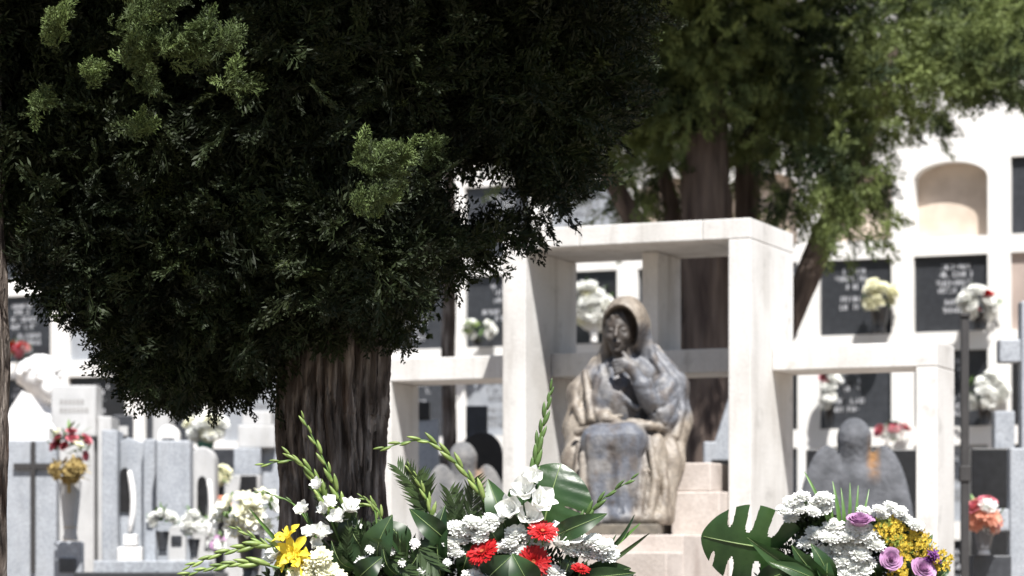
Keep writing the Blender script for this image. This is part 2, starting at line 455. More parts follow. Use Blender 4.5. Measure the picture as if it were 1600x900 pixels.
# arms
arm = S.cone((-0.25, -0.02, 0.66), (-0.10, -0.20, 0.615), 0.07, 0.05)          # forearm lying on the lap
arm += 0.006 * np.sin(70 * X - 40 * Z)
S.u(arm, 0.02)
hand_l = S.cone((-0.09, -0.215, 0.615), (-0.03, -0.25, 0.600), 0.036, 0.030, (1, 1, 1.25))
for i in range(4):
    hand_l = S.smin(hand_l, S.cone((-0.03 - 0.004 * i, -0.235 - 0.020 * i, 0.602), (0.035 - 0.008 * i, -0.245 - 0.021 * i, 0.585), 0.0125, 0.0095), 0.006)
hand_l = S.smin(hand_l, S.cone((-0.06, -0.215, 0.63), (-0.005, -0.21, 0.635), 0.013, 0.010), 0.008)
S.u(hand_l, 0.008)
slv = S.cone((0.235, -0.02, 0.80), (0.225, -0.10, 0.635), 0.085, 0.075)        # upper arm and sleeve
slv = S.smin(slv, S.cone((0.225, -0.11, 0.635), (0.115, -0.20, 0.80), 0.080, 0.058), 0.04)
slv += 0.012 * (0.6 - np.abs(np.sin(26 * Z - 16 * X + 1.5 * np.sin(12 * X + 5 * Y))))
S.u(slv, 0.018)
wr = S.cone((0.125, -0.20, 0.80), (0.05, -0.215, 0.915), 0.045, 0.034)
HZ = 0.035
hand = S.cone((0.06, -0.215, 0.880 + HZ), (0.005, -0.21, 0.905 + HZ), 0.038, 0.036, (1, 1.2, 1))
for i in range(4):
    k0 = (0.0, -0.225, 0.925 + HZ - 0.021 * i); k1 = (-0.047 + 0.004 * i, -0.212, 0.918 + HZ - 0.022 * i); k2 = (-0.062 + 0.005 * i, -0.175, 0.908 + HZ - 0.022 * i)
    hand = S.smin(hand, S.cone(k0, k1, 0.0125, 0.0115), 0.005)
    hand = S.smin(hand, S.cone(k1, k2, 0.0115, 0.010), 0.004)
hand = S.smin(hand, S.cone((0.035, -0.205, 0.92 + HZ), (0.0, -0.18, 0.968 + HZ), 0.015, 0.012), 0.01)
S.u(S.smin(wr, hand, 0.02), 0.008)
arm_d = S.smin(slv, wr, 0.01)
# neck, face
nk = S.cone((0.0, -0.01, 0.88), (-0.02, -0.04, 1.06), 0.07, 0.06)
S.u(nk, 0.02)
fx, fz = -0.035, 1.135
head = S.ell((fx + 0.005, -0.040, fz + 0.015), (0.088, 0.105, 0.132), rotz=-0.15, rotx=-0.12)
head = S.smin(head, S.ell((fx - 0.004, -0.095, fz - 0.085), (0.046, 0.05, 0.05)), 0.035)
for sx in (-1, 1):
    eye = S.ell((fx - 0.006 + sx * 0.036, -0.152, fz + 0.012), (0.024, 0.022, 0.015))
    head = -S.smin(-head, eye, 0.016)
    head = S.smin(head, S.ell((fx - 0.006 + sx * 0.036, -0.128, fz + 0.008), (0.019, 0.014, 0.011)), 0.006)
    head = S.smin(head, S.ell((fx - 0.004 + sx * 0.045, -0.118, fz - 0.035), (0.026, 0.022, 0.026)), 0.02)
head = S.smin(head, S.cone((fx - 0.006, -0.148, fz + 0.02), (fx - 0.010, -0.175, fz - 0.03), 0.009, 0.0145), 0.012)
head = S.smin(head, S.ell((fx - 0.009, -0.150, fz - 0.066), (0.026, 0.014, 0.007)), 0.006)
head = S.smin(head, S.ell((fx - 0.009, -0.146, fz - 0.081), (0.020, 0.014, 0.008)), 0.006)
head = S.smin(head, S.ell((fx - 0.008, -0.128, fz - 0.112), (0.024, 0.020, 0.018)), 0.012)
hair = S.ell((fx + 0.005, -0.045, fz + 0.03), (0.094, 0.100, 0.128))
hair = -S.smin(-hair, S.ell((fx - 0.006, -0.16, fz - 0.02), (0.075, 0.08, 0.11)), 0.01)
hair += 0.003 * np.sin(160 * X + 60 * Z)
head = S.smin(head, hair, 0.006)
# hood
hood = S.ell((0.000, -0.035, 1.190), (0.136, 0.172, 0.160), roty=0.12, rotx=0.10)
hood = S.smin(hood, S.cone((0.085, 0.01, 1.17), (0.13, 0.03, 0.96), 0.05, 0.055), 0.06)
hood = S.smin(hood, S.cone((-0.09, 0.02, 1.12), (-0.14, 0.04, 0.93), 0.04, 0.055), 0.06)
hood += 0.004 * (0.6 - np.abs(np.sin(22 * X * np.sign(X) + 20 * Y - 6 * Z)))
cav = S.smin(S.ell((-0.032, -0.155, 1.125), (0.114, 0.17, 0.158), roty=0.10), S.cone((-0.03, -0.14, 1.05), (-0.03, -0.16, 0.9), 0.09, 0.09), 0.04)
hood = -S.smin(-hood, cav, 0.012)
S.u(hood, 0.012)
S.u(head, 0.005)
# collar of the mantle, V-neck folds
for a, b in (((-0.10, -0.05, 0.96), (-0.03, -0.15, 0.80)), ((-0.14, -0.06, 0.93), (-0.10, -0.16, 0.74)), ((0.07, -0.07, 0.95), (0.0, -0.15, 0.80)), ((-0.16, -0.08, 0.88), (-0.17, -0.14, 0.68)), ((-0.02, -0.16, 0.76), (0.08, -0.17, 0.68))):
    S.u(S.cone(a, b, 0.022, 0.018), 0.02)
def ridge(pts, r0, r1, k=0.012, grow=None):
    d = None
    for i in range(len(pts) - 1):
        c = S.cone(pts[i], pts[i + 1], r0 + (r1 - r0) * i / (len(pts) - 1), r0 + (r1 - r0) * (i + 1) / (len(pts) - 1))
        d = c if d is None else S.smin(d, c, 0.015)
    return d
ext = None
for pts in ([(0.10, -0.31, 0.52), (0.15, -0.40, 0.30), (0.115, -0.455, 0.03)], [(0.16, -0.28, 0.50), (0.20, -0.345, 0.26), (0.175, -0.40, 0.03)], [(0.22, -0.20, 0.47), (0.255, -0.27, 0.22), (0.235, -0.33, 0.03)],
            [(0.27, -0.08, 0.46), (0.285, -0.15, 0.2), (0.27, -0.2, 0.03)], [(-0.29, -0.14, 0.48), (-0.30, -0.24, 0.25), (-0.295, -0.28, 0.03)], [(-0.25, -0.27, 0.46), (-0.255, -0.355, 0.22), (-0.25, -0.39, 0.03)],
            [(-0.215, -0.40, 0.40), (-0.21, -0.44, 0.2), (-0.20, -0.455, 0.03)],
            [(-0.24, -0.03, 0.90), (-0.205, -0.12, 0.74), (-0.19, -0.16, 0.62)], [(-0.29, 0.0, 0.84), (-0.29, -0.09, 0.70), (-0.24, -0.12, 0.60)],
            [(0.30, -0.01, 0.86), (0.335, -0.05, 0.68), (0.30, -0.12, 0.52)], [(0.28, -0.1, 0.56), (0.16, -0.24, 0.575), (0.02, -0.29, 0.575)], [(0.02, -0.29, 0.575), (-0.12, -0.30, 0.565), (-0.26, -0.22, 0.54)],
            [(0.13, 0.0, 1.12), (0.165, -0.02, 0.98), (0.24, -0.03, 0.87)]):
    rd_ = ridge(pts, 0.020, 0.027)
    ext = rd_ if ext is None else np.minimum(ext, rd_)
    S.u(rd_, 0.014)
for pts in ([(0.125, -0.36, 0.46), (0.165, -0.42, 0.26), (0.145, -0.46, 0.05)], [(0.185, -0.27, 0.44), (0.225, -0.345, 0.22), (0.205, -0.40, 0.05)], [(-0.27, -0.25, 0.44), (-0.285, -0.34, 0.22), (-0.28, -0.37, 0.05)],
            [(-0.22, -0.10, 0.84), (-0.185, -0.175, 0.70), (-0.17, -0.20, 0.62)], [(0.01, -0.47, 0.40), (0.03, -0.49, 0.24), (0.02, -0.51, 0.06)], [(-0.12, -0.465, 0.40), (-0.13, -0.49, 0.22), (-0.125, -0.51, 0.06)],
            [(0.17, -0.20, 0.72), (0.215, -0.19, 0.78), (0.25, -0.12, 0.82)], [(0.19, -0.19, 0.66), (0.26, -0.17, 0.70), (0.30, -0.10, 0.74)]):
    S.sub(ridge(pts, 0.010, 0.013), 0.012)
for i in range(4):
    a = (0.24 - 0.03 * i, -0.175 - 0.018 * i, 0.60 + 0.055 * i); b = (0.29 - 0.045 * i, -0.09 - 0.02 * i, 0.70 + 0.05 * i)
    S.u(S.cone(a, b, 0.016, 0.012), 0.012)
mant = np.minimum(mant, ext)
S.d = np.maximum(S.d, -Z)
V, Q = S.surface()
# tone per vertex: patina of dress and mantle; brown face darkened with hood shade painted in
gi = np.clip(((V - S.lo) / S.h).astype(int), 0, np.array(S.d.shape) - 1)
def at(a): return a[gi[:, 0], gi[:, 1], gi[:, 2]]
k = 0.014
wd = np.exp(-np.maximum(at(np.minimum(dress_d, skirt)), 0) / k) + 1.2 * np.exp(-np.maximum(at(np.minimum(arm_d, hand)), 0) / k)
wm = np.exp(-np.maximum(at(np.minimum(mant, hood)), 0) / k) + np.exp(-np.maximum(at(arm), 0) / k) + np.exp(-np.maximum(at(hand_l), 0) / k) * 0.8
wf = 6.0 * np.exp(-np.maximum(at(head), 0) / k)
n1 = fbm(V * 9, 3); n2 = fbm(V * 24, 9); n3 = fbm(V * np.array([22, 22, 5]), 21)
wm = wm * (0.75 + 0.6 * n1); wd = wd * (1.2 - 0.4 * n1)
tot = wd + wm + wf + 1e-6
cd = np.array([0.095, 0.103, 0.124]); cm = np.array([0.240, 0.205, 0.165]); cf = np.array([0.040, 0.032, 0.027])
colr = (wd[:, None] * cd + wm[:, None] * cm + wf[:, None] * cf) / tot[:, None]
st = np.clip((n1 - 0.5) * 6, 0, 1)[:, None] * 0.35
st *= (1 - np.clip(wf / tot, 0, 1))[:, None]
colr = colr * (1 - st) + st * np.array([0.33, 0.30, 0.255])
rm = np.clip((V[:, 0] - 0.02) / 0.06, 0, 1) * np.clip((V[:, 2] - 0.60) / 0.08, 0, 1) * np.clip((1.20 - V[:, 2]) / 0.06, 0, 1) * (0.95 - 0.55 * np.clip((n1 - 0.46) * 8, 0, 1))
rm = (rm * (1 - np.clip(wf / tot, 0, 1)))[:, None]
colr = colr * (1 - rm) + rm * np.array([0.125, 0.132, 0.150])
lh = np.exp(-np.maximum(at(hand), 0) / 0.006)[:, None] * 0.75
colr = colr * (1 - lh) + lh * np.array([0.20, 0.185, 0.165])
br = np.clip((n3 * 0.6 + n2 * 0.4 - 0.47) * 7, 0, 1)[:, None] * 0.6
colr = colr * (1 - br) + br * np.array([0.085, 0.062, 0.045])
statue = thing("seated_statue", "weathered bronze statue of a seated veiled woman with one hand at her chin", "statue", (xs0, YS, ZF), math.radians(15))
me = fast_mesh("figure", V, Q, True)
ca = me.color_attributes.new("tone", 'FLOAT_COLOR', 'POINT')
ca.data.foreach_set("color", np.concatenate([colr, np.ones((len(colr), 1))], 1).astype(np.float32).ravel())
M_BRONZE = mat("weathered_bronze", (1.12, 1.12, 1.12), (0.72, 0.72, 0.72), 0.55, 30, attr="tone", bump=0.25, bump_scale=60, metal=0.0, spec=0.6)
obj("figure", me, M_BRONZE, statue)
M_BASE = mat("bronze_base", (0.16, 0.14, 0.11), (0.09, 0.08, 0.065), 0.6, 20)
MB().box(-0.30, 0.235, -0.55, 0.30, -0.062, -0.001).build("base_plate", M_BASE, statue, bevel=0.006)

# ================================================================== NICHE WALL
c0 = depth_at_y(1336, 1.0)
# plane of the wall: niches 148 px apart are 0.90 m apart
YW = 24.6
for _ in range(30):
    p = on_y(1485, 460, YW).x - on_y(1336, 460, YW).x
    YW *= 0.90 / p
XA = on_y(1336, 460, YW).x; PITCH = 0.90
zr2 = on_y(1336, 523, YW).z                    # bottom of the row of plates right of the monument
RP = 0.87; OW, OH = 0.69, 0.70
rows = [zr2 + RP * k for k in range(-4, 3)]    # bottoms, upwards
rows = [r for r in rows if r > 0.15][:]
rows = [r for r in rows if r <= zr2 + RP + 0.01]
cols = list(range(-12, 5))
ZT = rows[-1] + OH + 1.55
wall = thing("niche_wall", "white plastered cemetery wall of burial niches with dark name plates", "wall", (XA, YW, 0))
b = MB()
x_lo = cols[0] * PITCH - OW / 2; x_hi = cols[-1] * PITCH + OW / 2
for c in cols[:-1]:
    b.box(c * PITCH + OW / 2, (c + 1) * PITCH - OW / 2, 0, 0.5, 0, ZT)
b.box(x_lo - 0.6, x_lo, 0, 0.5, 0, ZT); b.box(x_hi, x_hi + 0.6, 0, 0.5, 0, ZT)
for c in cols:
    zs = [0.0] + [v for r in rows for v in (r, r + OH)] + [ZT]
    for i in range(0, len(zs), 2):
        b.box(c * PITCH - OW / 2, c * PITCH + OW / 2, 0, 0.5, zs[i], zs[i + 1])
b.build("facade", M_PLAST, wall)
MB().box(x_lo - 0.65, x_hi + 0.65, -0.06, 0.55, ZT + 0.001, ZT + 0.12).build("cornice", M_PLAST, wall, bevel=0.02)
# terracotta eave tiles
tile = MB()
nseg = 7
vv = []; ff = []
for j, (y, z) in enumerate([(-0.16, 0.0), (0.75, 0.40)]):
    for i in range(nseg + 1):
        a = math.pi * i / nseg
        vv.append((-0.085 * math.cos(a), y, z + 0.075 * math.sin(a)))
        vv.append((-0.070 * math.cos(a), y, z + 0.060 * math.sin(a)))
n2_ = 2 * (nseg + 1)
for i in range(nseg):
    ff += [(2 * i, 2 * i + 2, n2_ + 2 * i + 2, n2_ + 2 * i), (2 * i + 1, n2_ + 2 * i + 1, n2_ + 2 * i + 3, 2 * i + 3), (2 * i, 2 * i + 1, 2 * i + 3, 2 * i + 2)]
tm = MB().add(vv, ff).mesh("roof_tile", True); tm.materials.append(M_ROOF)
rb = MB().add([(x_lo - 0.65, -0.13, ZT + 0.125), (x_hi + 0.65, -0.13, ZT + 0.125), (x_hi + 0.65, 0.8, ZT + 0.53), (x_lo - 0.65, 0.8, ZT + 0.53),
               (x_lo - 0.65, -0.13, ZT + 0.122), (x_hi + 0.65, -0.13, ZT + 0.122), (x_hi + 0.65, 0.8, ZT + 0.122), (x_lo - 0.65, 0.8, ZT + 0.122)],
              [(0, 1, 2, 3), (7, 6, 5, 4), (0, 4, 5, 1), (1, 5, 6, 2), (2, 6, 7, 3), (3, 7, 4, 0)])
roof = rb.build("roof", M_ROOF, wall)
xx = x_lo - 0.5
while xx < x_hi + 0.5:
    t = obj("roof_tile", tm, None, roof, (xx, random.uniform(-0.01, 0.01), ZT + 0.135)); xx += 0.185
niche_cells = {}
def lettering(w, h, lines, seed, y=-0.004, ch=0.047):
    r = random.Random(seed); mb = MB()
    z = h * 0.36
    for ln in range(lines):
        n = r.randint(6, 11); cw = ch * 0.66
        x = -n * cw / 2 + r.uniform(-0.04, 0.04)
        for i in range(n):
            if r.random() < 0.12: x += cw; continue
            a = x + cw * 0.12; e = x + cw * 0.80; t = cw * 0.24
            for k in range(r.randint(2, 3)):
                if r.random() < 0.6:
                    q = r.choice([a, e - t, (a + e - t) / 2]); mb.box(q, q + t, y, y + 0.005, z - ch, z - 0.001 * k)
                else:
                    q = r.choice([z - t, z - ch, z - ch * 0.6]); mb.box(a, e, y - 0.0006 * (k + 1), y + 0.005, q, q + t)
            x += cw
        z -= ch * r.uniform(1.35, 1.7)
        if ln == lines // 2: z -= ch * 0.8
    return mb
EMPTY = {(0, 2): 'arch', (1, 2): 'arch', (-1, 2): 'arch', (-7, 1): 'arch', (-2, 2): 'arch'}
plate_cache = {}
def plate_mesh(kind):
    if kind not in plate_cache:
        me = MB().box(-OW / 2 + 0.004, OW / 2 - 0.004, 0, 0.03, 0.004, OH - 0.004).mesh("memorial_plate")
        me.materials.append({'d': M_GRAN_D, 'b': M_GRAN_B, 'p': M_GRAN_P, 'g': M_GRAN_G}[kind]); plate_cache[kind] = me
    return plate_cache[kind]
NR = len(rows)
top_i = NR - 1
for c in cols:
    for ri, zb_ in enumerate(rows):
        rel = ri - (top_i - 1)                     # 0 = row of plates beside the monument, 1 = arch row
        cx = c * PITCH
        key = EMPTY.get((c, rel + 1))
        if key == 'arch':
            # arched empty niche: spandrel pieces and a recessed back
            pts = []
            n = 14
            for i in range(n + 1):
                a = math.pi * i / n
                pts.append((cx + OW / 2 * math.cos(a), zb_ + OH - 0.17 + 0.16 * math.sin(a)))
            sp = [(cx - OW / 2, zb_ + OH)] + pts[::-1] + [(cx + OW / 2, zb_ + OH)]
            MB().prism(sp[::-1], 0.0, 0.15).build("arch_head", M_PLAST, wall)
            MB().box(cx - OW / 2, cx + OW / 2, 0.16, 0.2, zb_, zb_ + OH).build("niche_back", M_NICHE, wall)
        else:
            h_ = (c * 7 + ri * 13) % 11
            kind = 'd' if h_ < 7 else ('b' if h_ < 9 else 'g')
            if (c, rel) == (2, 0): kind = 'p'
            if (c, rel) in ((0, 0), (1, 0), (0, -1), (1, -1), (2, 1)): kind = 'd'
            p = obj("memorial_plate", plate_mesh(kind), None, wall, (cx, 0.045, zb_))
            lm = lettering(OW, OH, random.randint(5, 7), c * 31 + ri)
            lo_ = lm.build("lettering", M_LETTER if kind in 'db' else M_LETTER_D, p)
            lo_.location = (random.uniform(-0.05, 0.05), 0, OH / 2 + 0.02)
            MB().box(cx - OW / 2, cx + OW / 2, 0.16, 0.2, zb_, zb_ + OH).build("niche_back", M_NICHE, wall)

# ================================================================== TREES
def make_spray(seed, pairs=7, subs=2, ang=0.75, fl=0.25, th=0.030):
    r = np.random.default_rng(seed)
    V = []; Q = []
    def cord(p, d, L, w):
        d = d / np.linalg.norm(d)
        s = np.cross(d, r.normal(size=3)); s /= np.linalg.norm(s)
        n = len(V)
        V.extend([p, p + d * L * 0.45 + s * w, p + d * L, p + d * L * 0.45 - s * w]); Q.append((n, n + 1, n + 2, n + 3))
    axis = np.array([1.0, 0, 0])
    cord(np.zeros(3), axis, 1.0, 0.02)
    for i in range(pairs):
        t = (i + 0.6) / (pairs + 0.4)
        for sd in (-1, 1):
            p = np.array([t + r.uniform(-0.03, 0.03), 0, 0])
            L = 0.46 * (1 - t) ** 0.6 * r.uniform(0.7, 1.15) + 0.10
            a = ang * r.uniform(0.75, 1.2)
            d = np.array([math.cos(a), sd * math.sin(a), r.normal() * fl])
            cord(p, d, L, th * 0.8)
            dn = d / np.linalg.norm(d)
            for k in range(subs):
                u = (k + 0.7) / (subs + 0.5)
                for s2 in (-1, 1):
                    a2 = a * sd + s2 * 0.6 * r.uniform(0.7, 1.3)
                    d2 = np.array([math.cos(a2), math.sin(a2), r.normal() * fl * 1.5])
                    cord(p + dn * L * u, d2, L * 0.48 * r.uniform(0.7, 1.2), th)
    return np.array(V), np.array(Q)
SPRAYS = [make_spray(40 + i) for i in range(6)]
SPRAYS_C = [make_spray(60 + i, pairs=6, subs=1, fl=0.6, th=0.05) for i in range(4)]

def bake_sprays(P, D, S_, variants, rng):
    out_v = []; out_q = []; base = 0
    which = rng.integers(0, len(variants), len(P))
    for k, (vs, qs) in enumerate(variants):
        m = which == k
        if not m.any(): continue
        p, d, s = P[m], D[m], S_[m]
        d = d / np.linalg.norm(d, axis=1, keepdims=True)
        u = rng.normal(size=d.shape); u -= (u * d).sum(1, keepdims=True) * d; u /= np.linalg.norm(u, axis=1, keepdims=True)
        w = np.cross(d, u)
        R = np.stack([d, u, w], 2)
        vv = np.einsum('nij,vj->nvi', R, vs) * s[:, None, None] + p[:, None, :]
        n = len(p); nv = len(vs)
        qq = qs[None] + (np.arange(n) * nv)[:, None, None] + base
        out_v.append(vv.reshape(-1, 3)); out_q.append(qq.reshape(-1, qs.shape[1])); base += n * nv
    return np.concatenate(out_v), np.concatenate(out_q)

RV = np.array([RX, RY, 0.0]); VV = np.array([VX, VY, 0.0]); ZV = np.array([0, 0, 1.0])
def spray_tint(me, counts_tints):
    """one tint per spray, sunlight on the sprigs is painted in as a brighter tint"""
    c = np.concatenate([np.repeat(t, n, axis=0) if t.shape[0] > 1 else np.tile(t, (n, 1)) for n, t in counts_tints])
    ca = me.color_attributes.new("spray_tint", 'FLOAT_COLOR', 'POINT')
    ca.data.foreach_set("color", np.concatenate([c, np.ones((len(c), 1))], 1).astype(np.float32).ravel())
def blob_points(blobs, dens, rng, shell=0.45, up=0.35, out=1.0, clump=0, sd=0.14):
    """blobs: (px, py, rx_px, ry_px, Z, rz_m); dens: sprays per square metre of blob silhouette"""
    P = []; D = []
    for (px, py, rx, ry, Zd, rz) in blobs:
        c = np.array(W(px, py, Zd)); sx = rx / F * Zd; sz = ry / F * Zd
        n = int(dens * math.pi * sx * sz)
        q = rng.normal(size=(n, 3)); q /= np.linalg.norm(q, axis=1, keepdims=True)
        r = (shell + (1 - shell) * rng.random(n)) * (0.86 + 0.22 * rng.random(n))
        q = q * r[:, None]
        p = c + q[:, :1] * sx * RV + q[:, 1:2] * rz * VV + q[:, 2:] * sz * ZV
        d = out * (q[:, :1] * RV + q[:, 1:2] * VV + q[:, 2:] * ZV) + rng.normal(size=(n, 3)) * 0.45 + up * ZV
        if clump:
            m = max(3, n // clump); ci = rng.integers(0, m, n)
            jit = rng.normal(size=(n, 3)) * sd * np.array([1, 1, 1.25])
            d = 0.8 * d[ci] + jit / sd * 0.55 + rng.normal(size=(n, 3)) * 0.25
            p = p[ci] + jit
        P.append(p); D.append(d)
    return np.concatenate(P), np.concatenate(D)
def to_px(P):
    q = P - np.array([0, 0, CAMZ])
    Zd = q @ VV
    return 800 + (q @ RV) / Zd * F, 900 - q[:, 2] / Zd * F, Zd
def cut(P, D, keep): return P[keep], D[keep]

def trunk_mesh(name, pts, rad, nth, nz, seed, ridge=0.02, fr=20.0, lump=0.03):
    """bark cylinder along a polyline, fibrous ridges as real relief"""
    pts = np.array([tuple(p) for p in pts]); rad = np.array(rad, float)
    t = np.linspace(0, len(pts) - 1, nz); i = np.minimum(t.astype(int), len(pts) - 2); f = t - i
    fs = f * f * (3 - 2 * f)
    C = pts[i] * (1 - f)[:, None] + pts[i + 1] * f[:, None]
    R = rad[i] * (1 - fs) + rad[i + 1] * fs
    T = np.gradient(C, axis=0); T /= np.linalg.norm(T, axis=1, keepdims=True)
    a = np.linspace(0, 2 * np.pi, nth, endpoint=False)
    ref = np.array([0.0, 1.0, 0.2])
    A = np.cross(T, ref); A /= np.linalg.norm(A, axis=1, keepdims=True); B = np.cross(T, A)
    ln = np.concatenate([[0], np.cumsum(np.linalg.norm(np.diff(C, axis=0), axis=1))])
    ca, sa = np.cos(a)[None, :], np.sin(a)[None, :]
    L = ln[:, None] * np.ones_like(ca)
    big = fbm(np.stack([ca * 1.3 + 5 + 0 * L, sa * 1.3 + 5 + 0 * L, L * 1.5 + 3], -1), seed, 3) - 0.45
    tw = L * 0.5 + 1.5 * (fbm(np.stack([ca + 9 + 0 * L, sa + 9 + 0 * L, L * 2.2], -1), seed + 7, 2))
    ca2, sa2 = np.cos(a[None, :] + 0.35 * tw), np.sin(a[None, :] + 0.35 * tw)
    rd = fbm(np.stack([ca2 * fr * 0.16 + 7, sa2 * fr * 0.16 + 7, L * 1.6], -1) * np.array([1, 1, 1.0]), seed + 3, 5)
    rd2 = fbm(np.stack([ca2 * fr * 0.42 + 7, sa2 * fr * 0.42 + 7, L * 3.0], -1), seed + 13, 3)
    rr = R[:, None] * (1 + lump * 6 * big) + ridge * 2.2 * (np.abs(rd - 0.48) * 2.2 - 0.3) + ridge * 1.3 * (rd2 - 0.45)
    stp = lambda q, a_, b_: (lambda t: t * t * (3 - 2 * t))(np.clip((q - a_) / (b_ - a_), 0, 1))
    rd3 = fbm(np.stack([ca2 * fr * 0.30 + 17, sa2 * fr * 0.30 + 17, L * 2.2], -1), seed + 23, 4)
    rr = rr + ridge * 0.55 * stp(rd3, 0.44, 0.47) + ridge * 0.35 * stp(rd, 0.50, 0.52)
    V = C[:, None, :] + rr[..., None] * (ca[..., None] * A[:, None, :] + sa[..., None] * B[:, None, :])
    idx = np.arange(nz * nth).reshape(nz, nth)
    n1 = np.roll(idx, -1, 1)
    Q = np.stack([idx[:-1], n1[:-1], n1[1:], idx[1:]], -1).reshape(-1, 4)
    return fast_mesh(name, V.reshape(-1, 3), Q, True)

# ---------------------------------------------------------------- big cypress in front, left
ZT1 = 11.3
base = W(520, 900, ZT1); base.z = 0
t1 = thing("cypress_tree", "big dark cypress with thick fibrous trunk left of the monument", "tree", base)
def rel1(px, py, Zd=ZT1): return W(px, py, Zd) - base
g0 = rel1(522, 900); zt = W(0, 0, ZT1).z
obj("trunk", trunk_mesh("trunk", [(0, 0, -0.05), (0.0, 0, 0.4), rel1(519, 900), rel1(519, 800), rel1(515, 650), rel1(521, 560), rel1(524, 470), rel1(540, 330), rel1(555, 150)],
        [0.33, 0.235, 0.205, 0.198, 0.205, 0.198, 0.195, 0.17, 0.13], 380, 520, 5, 0.026, 30, 0.045), M_BARK, t1)
obj("limb", trunk_mesh("limb", [rel1(545, 300), rel1(572, 150, 11.15), rel1(578, 20, 11.05), rel1(575, -150, 11.0), rel1(560, -500, 11.1), rel1(540, -900, 11.2)], [0.09, 0.062, 0.056, 0.055, 0.045, 0.02], 60, 160, 15, 0.006, 16), M_BARK, t1)
for i, (pp_, rr_) in enumerate([
        ([(530, 420), (450, 300), (350, 180), (260, 60)], (0.075, 0.055, 0.04, 0.02)),
        ([(540, 430), (640, 400), (720, 380), (790, 370)], (0.06, 0.04, 0.028, 0.012)),
        ([(545, 250), (640, 130), (730, 40), (800, -60)], (0.06, 0.045, 0.035, 0.02)),
        ([(520, 470), (420, 470), (320, 500), (240, 540)], (0.06, 0.04, 0.028, 0.012))]):
    obj("limb", trunk_mesh("limb", [rel1(x, y, ZT1 + 0.1 * (k if i % 2 else -k)) for k, (x, y) in enumerate(pp_)], rr_, 24, 60, 30 + i, 0.004, 10), M_BARK, t1)
rng = np.random.default_rng(5)
blobsA = [(20, 260, 190, 210, 11.3, 0.8), (110, 330, 170, 170, 11.1, 0.7), (190, 430, 170, 140, 11.3, 0.7), (260, 520, 130, 100, 11.2, 0.6),
          (320, 560, 120, 75, 11.3, 0.5), (400, 500, 110, 110, 11.2, 0.55), (330, 420, 190, 170, 11.2, 0.75), (500, 380, 180, 135, 11.0, 0.75),
          (590, 400, 120, 100, 10.85, 0.5), (650, 410, 105, 80, 11.2, 0.55), (725, 390, 75, 62, 11.2, 0.45), (785, 350, 58, 50, 11.2, 0.35), (838, 285, 46, 60, 11.3, 0.3),
          (300, 160, 260, 200, 11.2, 0.9), (560, 170, 240, 180, 11.2, 0.9), (760, 110, 180, 150, 11.3, 0.8), (880, 60, 110, 140, 11.5, 0.6), (60, 60, 240, 160, 11.3, 0.9),
          (850, 190, 70, 90, 11.3, 0.4), (640, 320, 80, 90, 11.0, 0.4), (430, 590, 40, 40, 11.3, 0.3)]
P, D = blob_points(blobsA, 2500, rng, shell=0.35, up=-0.05, clump=40, sd=0.08)
Pe, De = blob_points(blobsA, 900, rng, shell=0.15, up=0.1)
P = np.concatenate([P, Pe]); D = np.concatenate([D, De])
# sun flecks: gaps carved through the crown towards the sun so chosen sprigs are lit
sprigs = [(240, 30, 9.95, 0.13), (285, 70, 9.92, 0.085), (318, 60, 9.9, 0.05), (225, 95, 9.98, 0.08), (585, 268, 10.15, 0.085), (610, 250, 10.1, 0.05), (85, 50, 10.1, 0.05), (215, 200, 10.3, 0.035), (60, 165, 10.2, 0.03), (140, 120, 10.1, 0.03), (365, 130, 10.2, 0.03), (660, 240, 10.5, 0.035)]
SUNV = np.array(SUN)
def in_hole(P, pad=0.09):
    m = np.zeros(len(P), bool)
    for (x, y, zd, r) in sprigs:
        q = P - np.array(W(x, y, zd)); t = q @ SUNV
        d2 = (q * q).sum(1) - t * t
        m |= (t > 0.03) & (d2 < (r * 1.3 + pad + 0.05) ** 2)
    return m
px, py, zd = to_px(P)
gap = (((px - 748) / 82) ** 2 + ((py - 300) / 62) ** 2 < 1) | (((px - 700) / 30) ** 2 + ((py - 325) / 40) ** 2 < 1) | (((px - 120) / 34) ** 2 + ((py - 268) / 17) ** 2 < 0.9) | (((px - 190) / 18) ** 2 + ((py - 320) / 12) ** 2 < 1)
low = (py > 605) | ((py > 520) & (px > 445)) | ((py > 470 - (px - 640) * 0.68) & (px > 640)) | (py > 385 + px * 0.95)
lim = np.minimum(605, np.minimum(385 + px * 0.95, np.where(px > 640, 470 - (px - 640) * 0.68, 605)))
rag = fbm(P * np.array([6.5, 6.5, 4.5]), 77, 3)
edge = np.clip((py - (lim - 95)) / 95, 0, 1)
thin = (rag < 0.30 + 0.20 * edge) | ((px > 600) & (py > 150) & (rag < 0.43) & (zd < 12))
keep = ~gap & ~low & ~in_hole(P) & ~thin
P, D = cut(P, D, keep)
Sz = rng.uniform(0.08, 0.19, len(P))
